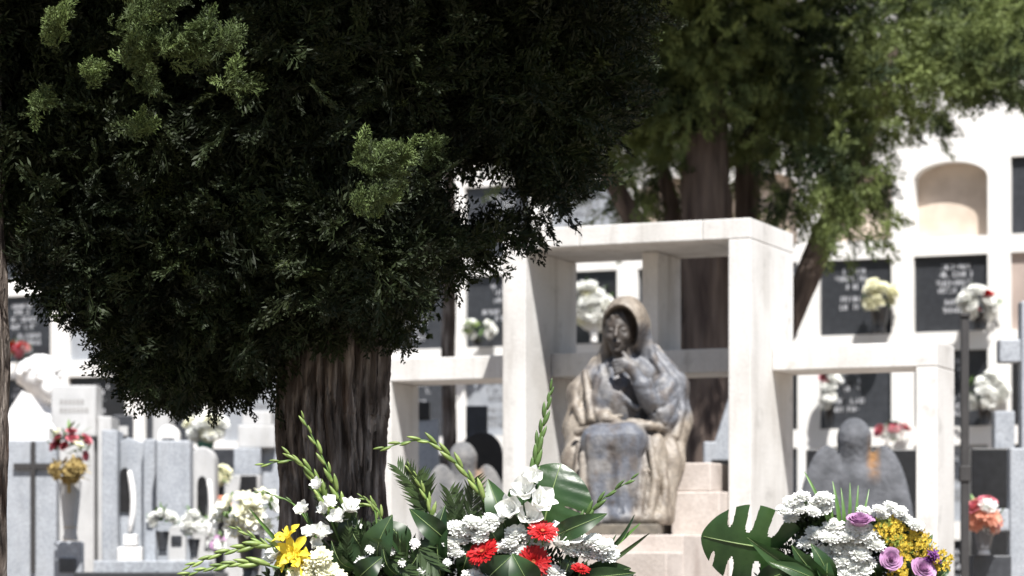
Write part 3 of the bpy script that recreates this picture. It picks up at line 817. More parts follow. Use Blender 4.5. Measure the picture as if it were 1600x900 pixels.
# lit sprigs
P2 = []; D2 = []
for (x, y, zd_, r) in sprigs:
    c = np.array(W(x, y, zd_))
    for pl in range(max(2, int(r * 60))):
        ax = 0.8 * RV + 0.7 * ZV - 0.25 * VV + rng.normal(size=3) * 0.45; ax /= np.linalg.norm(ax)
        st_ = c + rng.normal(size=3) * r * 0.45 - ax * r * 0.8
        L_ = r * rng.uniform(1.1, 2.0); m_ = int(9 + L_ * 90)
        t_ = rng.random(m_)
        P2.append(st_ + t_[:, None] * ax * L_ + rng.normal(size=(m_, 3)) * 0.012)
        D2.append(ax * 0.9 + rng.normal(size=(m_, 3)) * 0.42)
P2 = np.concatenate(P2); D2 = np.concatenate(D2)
blobsT = [(x, -110, 170, 90, 11.0, 1.3) for x in range(-60, 1000, 110)]
P3, D3 = blob_points(blobsT, 1300, rng, shell=0.2, up=0.25)
P3, D3 = cut(P3, D3, ~in_hole(P3, 0.14))
V1, Q1 = bake_sprays(np.concatenate([P, P3]), np.concatenate([D, D3]), np.concatenate([Sz, rng.uniform(0.08, 0.14, len(P3))]), SPRAYS, rng)
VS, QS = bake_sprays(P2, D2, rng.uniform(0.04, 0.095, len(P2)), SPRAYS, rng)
# the upper crown, unseen; its forward overhang is shaped to shade the part in view
blobsU = [(480, -190, 700, 200, 11.1, 1.7), (150, -150, 420, 170, 10.9, 1.5), (760, -170, 420, 180, 10.9, 1.6), (480, -180, 460, 150, 10.0, 1.0), (900, -200, 300, 170, 10.3, 1.2),
          (480, -520, 520, 300, 11.1, 1.5), (480, -900, 330, 300, 11.1, 1.0), (700, -330, 420, 200, 10.2, 1.1), (250, -320, 420, 200, 10.3, 1.1)]
P, D = blob_points(blobsU + [(x, -300, 260, 110, 9.75, 0.9) for x in (0, 250, 500, 750, 1000)], 420, rng, shell=0.2, up=0.3)
px, py, zd = to_px(P)
P, D = cut(P, D, ~in_hole(P, 0.25) & (py < -190))
V2, Q2 = bake_sprays(P, D, rng.uniform(0.26, 0.42, len(P)), SPRAYS_C, rng)
# the rear of the crown
blobsR = [(300, 250, 330, 280, 12.2, 0.7), (620, 200, 300, 230, 12.2, 0.7), (450, 420, 200, 120, 12.0, 0.5)]
P, D = blob_points(blobsR, 420, rng, shell=0.2, up=0.3)
px, py, zd = to_px(P)
gap = (((px - 745) / 125) ** 2 + ((py - 300) / 110) ** 2 < 1) | (((px - 120) / 40) ** 2 + ((py - 268) / 24) ** 2 < 1)
low = (py > 520) | ((py > 430) & (px > 640)) | (py > 350 + px * 0.95)
P, D = cut(P, D, ~gap & ~low & ~in_hole(P, 0.2))
V3, Q3 = bake_sprays(P, D, rng.uniform(0.2, 0.32, len(P)), SPRAYS_C, rng)
bb = np.array(base)
crV = np.concatenate([V1, V2, V3, VS]) - bb
crQ = np.concatenate([Q1, Q2 + len(V1), Q3 + len(V1) + len(V2), QS + len(V1) + len(V2) + len(V3)])
cme = fast_mesh("crown", crV, crQ)
nsp = len(SPRAYS[0][0])
tt = rng.uniform(0.25, 0.65, (len(V1) // nsp + 1, 1)) * np.array([[1, 1, 1]]); rnd_bright = rng.random(len(tt)) < 0.06; tt[rnd_bright] *= np.array([1.7, 1.6, 1.3])
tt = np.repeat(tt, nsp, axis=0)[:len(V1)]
spray_tint(cme, [(1, tt), (len(V2), np.array([[0.8, 0.8, 0.8]])), (len(V3), np.array([[0.7, 0.7, 0.7]])), (1, np.repeat(rng.uniform(0.9, 3.3, (len(VS) // nsp + 1, 1)) * np.array([[1.05, 1.0, 0.95]]), nsp, axis=0)[:len(VS)])])  # last entry brightens the sprigs: sunlight painted into their colour
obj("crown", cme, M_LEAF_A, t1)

# ---------------------------------------------------------------- sunlit cypress behind the monument
ZT2 = 20.6
base = W(1105, 900, ZT2); base.z = 0
t2 = thing("cypress_tree", "tall cypress with grey trunk and sunlit hanging foliage behind the monument", "tree", base)
def rel2(px, py, Zd=ZT2): return W(px, py, Zd) - base
obj("trunk", trunk_mesh("trunk", [(0, 0, -0.05), rel2(1108, 880), rel2(1106, 700), rel2(1104, 500), rel2(1103, 330), rel2(1100, 200), rel2(1098, 0), rel2(1110, -300)],
        [0.22, 0.185, 0.165, 0.16, 0.175, 0.165, 0.13, 0.06], 90, 200, 51, 0.012, 18), M_BARK2, t2)
for i, (pp_, rr_, z_) in enumerate([
        ([(1172, 620), (1170, 420), (1168, 250), (1180, 100), (1200, -80)], (0.10, 0.10, 0.095, 0.08, 0.04), 21.3),
        ([(1225, 520), (1262, 430), (1290, 365), (1330, 280), (1370, 180), (1400, 60)], (0.09, 0.095, 0.09, 0.07, 0.05, 0.03), 21.0),
        ([(1060, 480), (1000, 360), (960, 290), (920, 230), (880, 160)], (0.07, 0.075, 0.06, 0.045, 0.03), 20.9),
        ([(1068, 560), (1060, 440), (1050, 330), (1030, 230)], (0.06, 0.07, 0.06, 0.04), 21.2)]):
    pts = [rel2(x, y, z_) for x, y in pp_]
    if i == 0: pts = [rel2(1165, 900, z_) - Vector((0, 0, 1.02))] + pts; rr_ = (0.13,) + rr_
    else: pts = [rel2(1105, pp_[0][1] + 130, ZT2)] + pts; rr_ = (rr_[0],) + rr_
    obj("limb", trunk_mesh("limb", pts, rr_, 40, 120, 70 + i, 0.006, 12), M_BARK2, t2)
rng = np.random.default_rng(6)
blobsB = [(1020, 60, 170, 150, 20.8, 1.3), (920, 130, 110, 120, 21.0, 0.9), (1000, 270, 60, 85, 21.2, 0.5), (1120, 80, 150, 120, 20.5, 1.2), (1090, 160, 130, 70, 20.8, 0.8),
          (1170, 190, 60, 100, 21.4, 0.6), (1290, 60, 130, 130, 20.6, 1.3), (1260, 190, 70, 70, 20.5, 0.6), (1300, 290, 80, 70, 20.4, 0.6), (1235, 290, 35, 70, 20.4, 0.35), (1340, 200, 80, 80, 20.7, 0.7),
          (1420, 110, 100, 110, 20.7, 1.1), (1440, 190, 50, 55, 20.6, 0.4), (1530, 60, 110, 100, 20.7, 1.1), (1590, 120, 70, 75, 20.6, 0.7), (1640, 60, 100, 120, 20.7, 1.0), (1560, 150, 40, 35, 20.5, 0.3), (1360, 320, 30, 30, 20.4, 0.25)]
P, D = blob_points(blobsB, 360, rng, shell=0.55, up=-0.35, clump=40, sd=0.15)
px, py, zd = to_px(P)
P, D = cut(P, D, ~(((px - 1215) / 22) ** 2 + ((py - 270) / 20) ** 2 < 1) & (py < 385) & ~((px > 1385) & (py > 205)) & ~((px > 1475) & (py > 145)) & ~((px > 1020) & (px < 1190) & (py > 250) & (zd < 21)))
P4, D4 = blob_points([(960, 90, 150, 150, 22.0, 0.8), (1110, 110, 170, 150, 22.2, 0.8), (1290, 90, 160, 120, 22.2, 0.8), (1440, 60, 130, 120, 22.2, 0.8), (1560, 40, 130, 110, 22.2, 0.7), (1000, 270, 55, 80, 22.0, 0.4), (1160, 250, 45, 100, 22.3, 0.4), (1310, 240, 70, 70, 22.0, 0.4), (1230, 170, 80, 80, 22.2, 0.4)], 170, rng, shell=0.15, up=0.0)
px, py, zd = to_px(P4)
P4, D4 = cut(P4, D4, (py < 340) & ~((px > 1370) & (py > 180)) & ~((px > 1470) & (py > 115)) & ~((px > 880) & (px < 960) & (py > 205)))
P4b, D4b = blob_points([(940, 60, 130, 150, 20.4, 0.9), (1060, 60, 130, 140, 20.2, 0.9), (1000, 130, 120, 90, 20.6, 0.7)], 260, rng, shell=0.3, up=-0.2)
P = np.concatenate([P, P4, P4b]); D = np.concatenate([D, D4, D4b])
V1, Q1 = bake_sprays(P, D, rng.uniform(0.13, 0.26, len(P)), SPRAYS, rng)
blobsU = [(980, -170, 300, 130, 19.4, 1.2)] * 2 + [(1120, -190, 200, 120, 19.7, 0.9)] * 3 + [(1060, -250, 280, 220, 20.8, 1.5), (1450, -230, 230, 130, 22.2, 0.7), (950, -150, 250, 180, 20.6, 1.5), (1020, -90, 230, 90, 19.9, 1.0)]  # above view: near blobs added as overhang to shade the crown's left part
P, D = blob_points(blobsU, 130, rng, shell=0.3, up=0.2)
px, py, zd = to_px(P)
P, D = cut(P, D, (py < -120))
V2, Q2 = bake_sprays(P, D, rng.uniform(0.4, 0.7, len(P)), SPRAYS_C, rng)
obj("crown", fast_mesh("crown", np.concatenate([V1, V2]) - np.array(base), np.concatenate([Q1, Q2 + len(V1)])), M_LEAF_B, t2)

# ---------------------------------------------------------------- trunk that just enters the frame on the left, and a thin dark one beyond the low shelf
base = W(-62, 900, 10.6); base.z = 0
t3 = thing("cypress_tree", "dark trunk at the left edge of the picture", "tree", base)
obj("trunk", trunk_mesh("trunk", [(0, 0, -0.05)] + [W(x, y, 10.6) - base for x, y in ((-62, 900), (-60, 600), (-63, 300), (-66, 0), (-66, -300), (-60, -700))], [0.2, 0.165, 0.16, 0.155, 0.15, 0.12, 0.04], 120, 200, 91, 0.012, 18), M_BARK, t3)
P, D = blob_points([(-90, -350, 260, 200, 10.6, 0.9), (-90, -700, 200, 220, 10.6, 0.7)], 300, rng, 0.3, 0.4)
V1, Q1 = bake_sprays(P, D, rng.uniform(0.26, 0.4, len(P)), SPRAYS_C, rng)
cme = fast_mesh("crown", V1 - np.array(base), Q1); spray_tint(cme, [(len(V1), np.array([[0.9, 0.9, 0.9]]))])
obj("crown", cme, M_LEAF_A, t3)
base = W(701, 900, 23.0); base.z = 0
t4 = thing("cypress_tree", "slender dark tree stem seen below the low left shelf of the monument", "tree", base)
obj("trunk", trunk_mesh("trunk", [(0, 0, -0.05)] + [W(x, y, 23.0) - base for x, y in ((701, 900), (702, 700), (700, 560), (704, 400), (700, 200))], [0.08, 0.062, 0.058, 0.055, 0.05, 0.04], 30, 80, 95, 0.005, 12), M_BARK, t4)
P, D = blob_points([(690, 170, 120, 200, 23.2, 0.6)], 120, rng, 0.2, 0.5)
px, py, zd = to_px(P)
P, D = cut(P, D, ~((py > 225) & (px > 640)))
V1, Q1 = bake_sprays(P, D, rng.uniform(0.25, 0.4, len(P)), SPRAYS_C, rng)
cme = fast_mesh("crown", V1 - np.array(base), Q1); spray_tint(cme, [(len(V1), np.array([[0.9, 0.9, 0.9]]))])
obj("crown", cme, M_LEAF_A, t4)

# ================================================================== GRAVES
def cam_thing(name, label, cat, px, Zd, group=None, z=0.0):
    p = W(px, 900, Zd); p.z = z
    o = thing(name, label, cat, p, TH, group)
    o["_px"] = px; o["_Z"] = Zd
    return o
FR = {}
def frame(o):
    px, Zd = o["_px"], o["_Z"]
    s = Zd / F; z0 = o.location.z
    return lambda x, y: ((x - px) * s, CAMZ + (900 - y) * s - z0)
def pbox(o, name, m, x0, x1, ytop, ybot, d0, d1, bev=0.008):
    """box given by photo pixels at the thing's distance; ybot None = down to its base; d0..d1 depth in metres"""
    f = frame(o)
    a, zt_ = f(x0, ytop); b, zb_ = f(x1, ybot if ybot is not None else 900)
    if ybot is None: zb_ = 0.0
    return MB().box(a, b, d0, d1, zb_, zt_).build(name, m, o, bevel=bev)
def pprism(o, name, m, pts, d0, d1, bev=0.008, base=True):
    f = frame(o)
    q = [f(x, y) if y is not None else (f(x, 900)[0], 0.0) for x, y in pts]
    ar = sum(q[i][0] * q[(i + 1) % len(q)][1] - q[(i + 1) % len(q)][0] * q[i][1] for i in range(len(q)))
    if ar < 0: q = q[::-1]
    return MB().prism(q, d0, d1).build(name, m, o, bevel=bev)
def done(o):
    del o["_px"]; del o["_Z"]; return o

# grey slab with a dark cross, and the white gabled block with a marble bust behind it
o = cam_thing("headstone", "grey granite headstone with a thin dark metal cross on its face", "headstone", 52, 20.0)
pbox(o, "slab", M_GRAN_G, 4, 88, 688, None, 0, 0.16)
c = pbox(o, "cross", M_IRON, 49, 56, 690, 893, -0.03, -0.002, 0.002)
f = frame(o); x0, z1 = f(22, 724); x1, z0 = f(82, 733)
MB().box(x0, f(48.8, 0)[0], -0.03, -0.002, z0, z1).build("cross_arm", M_IRON, o, bevel=0.002)
MB().box(f(56.2, 0)[0], x1, -0.03, -0.002, z0, z1).build("cross_arm", M_IRON, o, bevel=0.002)
done(o)
o = cam_thing("gabled_tombstone", "white marble gabled block standing below the marble bust", "headstone", 45, 21.0)
pprism(o, "block", M_MARB_W, [(8, None), (8, 650), (34, 610), (76, 668), (76, None)], 0, 0.4); done(o)
# bust: bowed curly head on narrow shoulders
B = SDF((-0.34, -0.3, -0.16), (0.36, 0.3, 0.50), 0.012)
B.d = B.ell((-0.02, 0, 0.30), (0.155, 0.16, 0.15))
B.u(B.ell((0.075, -0.08, 0.205), (0.085, 0.10, 0.125), roty=-0.35), 0.03)
B.u(B.cone((0.03, 0.03, 0.22), (-0.02, 0.05, 0.02), 0.085, 0.10), 0.05)
B.u(B.ell((0.02, 0.05, -0.04), (0.26, 0.15, 0.11)), 0.05)
B.u(B.cone((0.115, -0.165, 0.215), (0.125, -0.185, 0.165), 0.012, 0.02), 0.015)
for sx in (-1, 1): B.sub(B.ell((0.10 + sx * 0.035, -0.18, 0.22), (0.022, 0.025, 0.014)), 0.012)
for i in range(60):
    a = random.uniform(0, 2 * math.pi); e = random.uniform(-0.35, 1.4)
    q = (-0.02 + 0.155 * math.cos(a) * math.cos(e), 0.16 * math.sin(a) * math.cos(e), 0.30 + 0.15 * math.sin(e))
    if q[0] > 0.02 and q[1] < 0 and q[2] < 0.3: continue
    B.u(B.ell(q, (0.035, 0.035, 0.03)), 0.012)
V, Q = B.surface()
o = cam_thing("marble_bust", "white marble bust of a bowed head with curly hair", "bust", 66, 22.4)
f = frame(o)
obj("bust", fast_mesh("bust", V, Q, True), M_MARB_W, o, (f(66, 0)[0], 0, f(0, 648)[1]))
pbox(o, "plinth", M_MARB_W, 46, 110, 676, None, -0.16, 0.2); done(o)

# stepped pale headstone with faint lettering
o = cam_thing("headstone", "tall pale stepped headstone with faint lettering behind the red and pink flowers", "headstone", 122, 21.6)
pbox(o, "slab", M_GRAN_L, 80, 150, 602, 682, 0, 0.34)
pbox(o, "shaft", M_GRAN_L, 84, 146, 683, None, 0.02, 0.32)
pbox(o, "shoulder", M_GRAN_L, 150.5, 172, 650, None, 0.06, 0.5)
f = frame(o)
for k, (yy, n) in enumerate(((632, 6), (645, 7))):
    mb = MB()
    for i in range(n):
        x0, z0 = f(94 + i * 6.5, yy); x1, z1 = f(94 + i * 6.5 + 4, yy - 8)
        mb.box(x0, x1, -0.003, 0.002, z0, z1)
    mb.build("lettering", mat("faint_lettering", (0.30, 0.29, 0.28)), o)
done(o)

# pair of grey granite headstones with niches
o = cam_thing("headstone", "grey granite headstone with a tall arched hollow and white rim", "headstone", 203, 19.6)
f = frame(o)
pbox(o, "side_post", M_GRAN_G, 160, 184, 672, None, -0.03, 0.30)
pbox(o, "side_post", M_GRAN_G, 224, 242, 686, None, 0.0, 0.30)
def arch_pts(x0, x1, ytop, ybot, n=10):
    cx = (x0 + x1) / 2; r = (x1 - x0) / 2
    return [(x0, ybot)] + [(cx - r * math.cos(math.pi * i / n), ytop + r * 1.5 - r * 1.5 * math.sin(math.pi * i / n)) for i in range(n + 1)] + [(x1, ybot)]
pprism(o, "back_slab", M_GRAN_G, [(184.4, None), (184.4, 690), (196, 682), (223.6, 690), (223.6, None)], 0.10, 0.28)
pprism(o, "hollow_shade_plate", M_GRAN_B, arch_pts(184.8, 200, 730, 800), 0.085, 0.097, 0)  # flat black plate paints the hollow's shade onto the slab
rim = MB(); pr = []
for i in range(9):
    t = i / 8; x, z = f(200 + 9 * math.sin(t * 2.2) - 7 * t * t, 735 + 95 * t); pr.append((x, 0.06, z))
rim.tube(pr, [0.012, 0.02, 0.022, 0.022, 0.022, 0.022, 0.02, 0.018, 0.012], 8).build("white_rim", M_MARB_W, o, True)
pbox(o, "white_block", M_MARB_W, 193, 214, 835, 852, -0.02, 0.08)
pbox(o, "white_block", M_MARB_W, 184.6, 223, 855, 878, -0.05, 0.09); done(o)
o = cam_thing("headstone", "plain square grey granite headstone between two hollowed ones", "headstone", 270, 19.4)
pbox(o, "slab", M_GRAN_G, 244, 297, 688, None, 0, 0.22, 0.012); done(o)
o = cam_thing("headstone", "round-topped pale headstone with a dark slot and white rim", "headstone", 318, 19.8)
f = frame(o)
pts = [(296, None), (296, 722)] + [(316 - 20 * math.cos(math.pi * i / 12), 722 - 24 * math.sin(math.pi * i / 12)) for i in range(1, 12)] + [(336, 722), (336, None)]
pprism(o, "slab", M_GRAN_L, pts, 0, 0.24, 0.012)
pprism(o, "slot_shade_strip", M_GRAN_B, arch_pts(309, 323, 744, 820), -0.012, -0.002, 0)  # raised black strip stands in for the shade inside a slot
pr = []
for i in range(9):
    t = i / 8; x, z = f(327 + 6 * math.sin(t * 2.2) - 8 * t * t, 750 + 95 * t); pr.append((x, -0.03, z))
MB().tube(pr, [0.012, 0.018, 0.02, 0.02, 0.02, 0.02, 0.018, 0.016, 0.012], 8).build("white_rim", M_MARB_W, o, True); done(o)
o = cam_thing("tomb", "long dark granite tomb slab in front of the grey headstones", "tomb", 240, 18.2)
pbox(o, "cover_slab", M_GRAN_D, 130, 345, 894, 903, -0.4, 0.5)
pbox(o, "body", M_GRAN_G, 136, 339, 903.2, None, -0.36, 0.46); done(o)
o = cam_thing("tomb", "pale granite tomb step below the plain grey headstone", "tomb", 240, 19.0)
pbox(o, "step", M_GRAN_G, 150, 330, 876, None, -0.12, 0.14); done(o)
# stepped light headstone beside the trunk
o = cam_thing("headstone", "light grey stepped headstone just left of the thick trunk", "headstone", 398, 21.0)
pbox(o, "cap", M_GRAN_L, 378, 424, 642, 664, 0, 0.3)
pbox(o, "upper_block", M_GRAN_L, 372, 430, 664.3, 700, -0.02, 0.3)
pbox(o, "shaft", M_GRAN_G, 366, 408, 700.3, 742, -0.04, 0.28)
pbox(o, "side_slab", M_GRAN_G, 408.3, 446, 690, None, 0.08, 0.3)
pbox(o, "lower_block", M_GRAN_L, 352, 408, 742.3, None, -0.06, 0.28)
pbox(o, "dark_box", M_GRAN_B, 378, 403, 744, 768, -0.12, -0.062, 0.003); done(o)
o = cam_thing("headstone", "low pale block with rectangular top beneath the creamy flowers", "headstone", 330, 22.6)
pbox(o, "slab", M_GRAN_L, 236, 262, 640, None, 0.1, 0.5)
pbox(o, "lower_slab", M_GRAN_D, 262.4, 380, 700, None, 0.1, 0.4); done(o)

for i, (lab, x0, x1, yt, Zd, m, kind) in enumerate([
        ("small pale stele peeping between the gabled block and the stepped headstone", 74, 84, 640, 22.9, M_GRAN_L, 'r'),
        ("narrow dark stele behind the hollowed granite headstone", 176, 206, 648, 22.2, M_GRAN_D, 's'),
        ("low white stele behind the plain square headstone", 246, 280, 664, 21.8, M_MARB_W, 'r'),
        ("grey stele with sloping top left of the thick trunk", 410, 440, 668, 22.8, M_GRAN_G, 'g'),
        ("short light stele at the foot of the plain square headstone", 262, 290, 820, 18.9, M_GRAN_L, 'r'),
        ("small grey block standing before the hollow of the granite headstone", 226, 243, 806, 19.1, M_GRAN_G, 's'),
        ("low grey footstone left of the dark tomb slab", 84, 128, 846, 19.3, M_GRAN_G, 's')]):
    o = cam_thing("grave_marker", lab, "headstone", (x0 + x1) / 2, Zd)
    cx = (x0 + x1) / 2; r_ = (x1 - x0) / 2
    if kind == 'r': pts = [(x0, None), (x0, yt + r_)] + [(cx - r_ * math.cos(math.pi * q / 10), yt + r_ - r_ * math.sin(math.pi * q / 10)) for q in range(1, 10)] + [(x1, yt + r_), (x1, None)]
    elif kind == 'g': pts = [(x0, None), (x0, yt + r_ * 0.6), (cx, yt), (x1, yt + r_ * 0.6), (x1, None)]
    else: pts = [(x0, None), (x0, yt), (x1, yt), (x1, None)]
    pprism(o, "slab", m, pts, 0, 0.12, 0.01)
    f = frame(o); a0, z0 = f(x0 + r_ * 0.4, yt + r_ * 2.2); a1, z1 = f(x1 - r_ * 0.4, yt + r_ * 1.2)
    MB().box(a0, a1, -0.012, -0.002, z0, z1).build("plaque", M_GRAN_D if m is not M_GRAN_D else M_GRAN_L, o, bevel=0.003)
    done(o)
# stone angels seen from behind
def angel(name_label, px, py_head, Zd, scale, m, lichen=1.0, rz=0.0):
    A = SDF((-0.55, -0.25, -0.85), (0.55, 0.3, 0.45), 0.014)
    A.d = A.ell((0.0, -0.02, 0.265), (0.122, 0.14, 0.15))
    A.u(A.cone((0.0, 0.0, 0.16), (0.0, 0.0, -0.02), 0.10, 0.12), 0.05)
    A.u(A.cone((0.0, 0.02, -0.05), (0.0, 0.03, -0.9), 0.19, 0.24), 0.08)
    A.u(A.cone((-0.2, 0.02, -0.06), (0.2, 0.02, -0.06), 0.09, 0.09), 0.06)
    for sx in (-1, 1):
        w = A.ell((sx * 0.235, -0.08, -0.38), (0.185, 0.06, 0.60), roty=sx * -0.07)
        w = np.maximum(w, 0.095 - A.X * sx - 0.10 * np.clip(-A.Z, 0, 1))
        w += 0.008 * (0.5 - np.abs(np.sin(17 * A.X * sx + 7 * A.Z))) * np.clip((-A.Z - 0.05) * 5, 0, 1)
        A.u(w, 0.015)
    for i in range(7):
        a = -0.9 + 0.3 * i
        A.u(A.cone((0.115 * math.sin(a), -0.12 * math.cos(a), 0.30), (0.105 * math.sin(a), -0.11 * math.cos(a), 0.08), 0.022, 0.026), 0.02)
    V, Q = A.surface()
    o = cam_thing("stone_angel", name_label, "statue", px, Zd)
    o.rotation_euler.z += rz
    f = frame(o)
    hz = f(0, py_head)[1] - 0.415 * scale
    fme = fast_mesh("figure", V, Q, True)
    lic = np.clip(1.2 - np.abs((V[:, 0] - 0.125) / 0.05), 0, 1) * np.clip(1.3 - np.abs((V[:, 2] - 0.12) / 0.15), 0, 1) * np.clip(fbm(V * 22, 4) * 3 - 0.6, 0, 1) * lichen
    tone = 1 + lic[:, None] * (np.array([2.6, 1.3, 0.45]) - 1)
    ca = fme.color_attributes.new("tone", 'FLOAT_COLOR', 'POINT')
    ca.data.foreach_set("color", np.concatenate([tone, np.ones((len(V), 1))], 1).astype(np.float32).ravel())
    obj("figure", fme, m, o, (0, 0, hz), None, scale)
    MB().box(-0.36 * scale, 0.36 * scale, -0.2, 0.22, 0.0, hz - 0.80 * scale).build("plinth", M_GRAN_G, o, bevel=0.01)
    return done(o)
M_ANGEL = mat("grey_angel_stone", (0.125, 0.13, 0.145), (0.06, 0.064, 0.072), 0.85, 7, bump=0.5, bump_scale=30, speck=0.12, attr="tone")
M_ANGEL2 = mat("pale_angel_stone", (0.20, 0.195, 0.19), (0.11, 0.112, 0.118), 0.85, 7, bump=0.5, bump_scale=30, speck=0.12, attr="tone")
angel("grey stone angel with folded wings seen from behind under the right shelf", 1334, 653, 18.8, 0.93, M_ANGEL)
angel("stone angel with rounded wings half hidden under the low left shelf", 722, 690, 19.6, 0.80, M_ANGEL2, lichen=0.4, rz=0.25)
o = cam_thing("headstone", "black round-topped headstone behind the stone angel under the left shelf", "headstone", 752, 20.6)
pts = [(718, None), (718, 710)] + [(752 - 34 * math.cos(math.pi * i / 12), 710 - 36 * math.sin(math.pi * i / 12)) for i in range(1, 12)] + [(786, 710), (786, None)]
pprism(o, "slab", M_GRAN_B, pts, 0, 0.14); done(o)
o = cam_thing("headstone", "upright grey slab with a black top under the low left shelf", "headstone", 662, 21.5)
pbox(o, "slab", M_GRAN_G, 640, 686, 656, None, 0, 0.14)
pbox(o, "black_cap", M_GRAN_B, 644, 672, 628, 655.6, -0.02, 0.14); done(o)
o = cam_thing("headstone", "dark grey upright slab beside the slender dark stem", "headstone", 742, 22.4)
pbox(o, "slab", M_GRAN_D, 728, 762, 634, None, 0, 0.12); done(o)
o = cam_thing("headstone", "low black slab behind the grey angel under the right shelf", "headstone", 1340, 20.4)
pbox(o, "slab", M_GRAN_B, 1262, 1434, 702, None, 0, 0.14); done(o)
o = cam_thing("headstone", "grey pointed marker visible between statue and right pillar", "headstone", 1128, 19.2)
pprism(o, "slab", M_GRAN_G, [(1100, None), (1100, 690), (1118, 690), (1140, 620), (1160, 690), (1160, None)], 0, 0.12)
pbox(o, "dark_plate", M_GRAN_B, 1112, 1150, 718, 768, -0.015, -0.002, 0.002); done(o)

# right edge: iron post, grey crosses, dark tomb
o = cam_thing("iron_post", "thin dark iron post just right of the low right pillar", "post", 1507, 17.2)
pbox(o, "shaft", M_IRON, 1501.5, 1513.5, 496, None, -0.02, 0.025, 0.004)
pbox(o, "cap", M_IRON, 1499.5, 1515.5, 489, 495.7, -0.03, 0.035, 0.004)
pbox(o, "collar", M_IRON, 1499, 1516, 728, 752, -0.03, 0.035, 0.004); done(o)
o = cam_thing("stone_cross", "grey granite cross cut off by the right edge, upper one", "cross", 1612, 19.0)
pbox(o, "shaft", M_GRAN_G, 1596, 1628, 470, None, 0, 0.14, 0.01)
pbox(o, "arm", M_GRAN_G, 1562, 1595.6, 530, 566, 0.005, 0.135, 0.01); pbox(o, "arm", M_GRAN_G, 1628.4, 1662, 530, 566, 0.005, 0.135, 0.01); done(o)
o = cam_thing("stone_cross", "low grey stone cross at the right edge beside the peach flowers", "cross", 1594, 18.7)
pbox(o, "shaft", M_GRAN_G, 1578, 1610, 700, None, 0, 0.12, 0.01)
pbox(o, "arm", M_GRAN_G, 1552, 1577.7, 795, 830, 0.005, 0.115, 0.01); pbox(o, "arm", M_GRAN_G, 1610.3, 1636, 795, 830, 0.005, 0.115, 0.01); done(o)
o = cam_thing("headstone", "dark polished headstone behind the peach flowers", "headstone", 1545, 20.2)
pbox(o, "slab", M_GRAN_B, 1518, 1580, 700, None, 0, 0.14); pbox(o, "side", M_GRAN_G, 1560, 1592, 640, None, 0.16, 0.3); done(o)
o = cam_thing("tomb", "dark granite tomb block under the peach flowers", "tomb", 1540, 18.0)
pbox(o, "body", M_GRAN_D, 1512, 1572, 868, None, -0.2, 0.3); done(o)

# ================================================================== FLOWERS
M_WHITE = mat("white_petals", (0.88, 0.88, 0.85), (0.82, 0.83, 0.79), 0.7, 30, transl=0.22, spec=0.2, objvar=0.05)
M_CREAM = mat("cream_petals", (0.85, 0.83, 0.66), (0.78, 0.77, 0.56), 0.7, 30, transl=0.22, spec=0.2, objvar=0.08)
M_RED = mat("red_petals", (0.46, 0.010, 0.012), (0.30, 0.006, 0.008), 0.55, 40, transl=0.15, spec=0.3, objvar=0.1)
M_ORANGE = mat("orange_disc", (0.55, 0.16, 0.05), (0.45, 0.05, 0.03), 0.8, 150)
M_YELL = mat("yellow_petals", (0.86, 0.74, 0.10), (0.80, 0.58, 0.03), 0.55, 25, transl=0.25, spec=0.3)
M_GOLD = mat("golden_florets", (0.68, 0.46, 0.03), (0.45, 0.36, 0.05), 0.8, 80, transl=0.1)
M_LILAC = mat("lilac_petals", (0.60, 0.38, 0.56), (0.44, 0.22, 0.42), 0.6, 30, transl=0.2, spec=0.2)
M_PURP = mat("purple_petals", (0.20, 0.05, 0.24), (0.12, 0.03, 0.16), 0.6, 30, transl=0.15)
M_PINK_P = mat("pink_petals", (0.70, 0.25, 0.30), (0.55, 0.14, 0.18), 0.6, 30, transl=0.2)
M_PEACH = mat("peach_petals", (0.80, 0.42, 0.30), (0.70, 0.30, 0.20), 0.6, 30, transl=0.2)
M_BURG = mat("burgundy_petals", (0.22, 0.02, 0.03), (0.14, 0.012, 0.02), 0.6, 30, transl=0.15)
M_STEM = mat("flower_stem", (0.12, 0.22, 0.045), (0.07, 0.14, 0.03), 0.5, 20, transl=0.1)
M_BUD = mat("gladiolus_bud", (0.27, 0.35, 0.10), (0.12, 0.19, 0.04), 0.45, 30, transl=0.2, objvar=0.15)
M_BUD_D = mat("dark_gladiolus_bud", (0.11, 0.19, 0.05), (0.06, 0.11, 0.03), 0.45, 30, transl=0.15)
M_BROAD = mat("glossy_leaf", (0.036, 0.078, 0.024), (0.014, 0.034, 0.012), 0.42, 9, transl=0.24, spec=0.5, objvar=0.3)
M_MONST = mat("monstera_leaf", (0.045, 0.100, 0.028), (0.020, 0.052, 0.016), 0.34, 7, transl=0.32, spec=0.5, bump=0.15, bump_scale=18)
M_RIB = mat("pale_midrib", (0.20, 0.28, 0.10), None, 0.5, 20)
M_FERN = mat("fern_frond", (0.055, 0.095, 0.028), (0.028, 0.05, 0.016), 0.5, 14, transl=0.2, objvar=0.25)
M_FILL = mat("filler_leaves", (0.035, 0.060, 0.020), (0.014, 0.025, 0.010), 0.5, 16, transl=0.1)
M_PALM = mat("blade_leaf", (0.13, 0.25, 0.06), (0.07, 0.15, 0.035), 0.4, 12, transl=0.25)

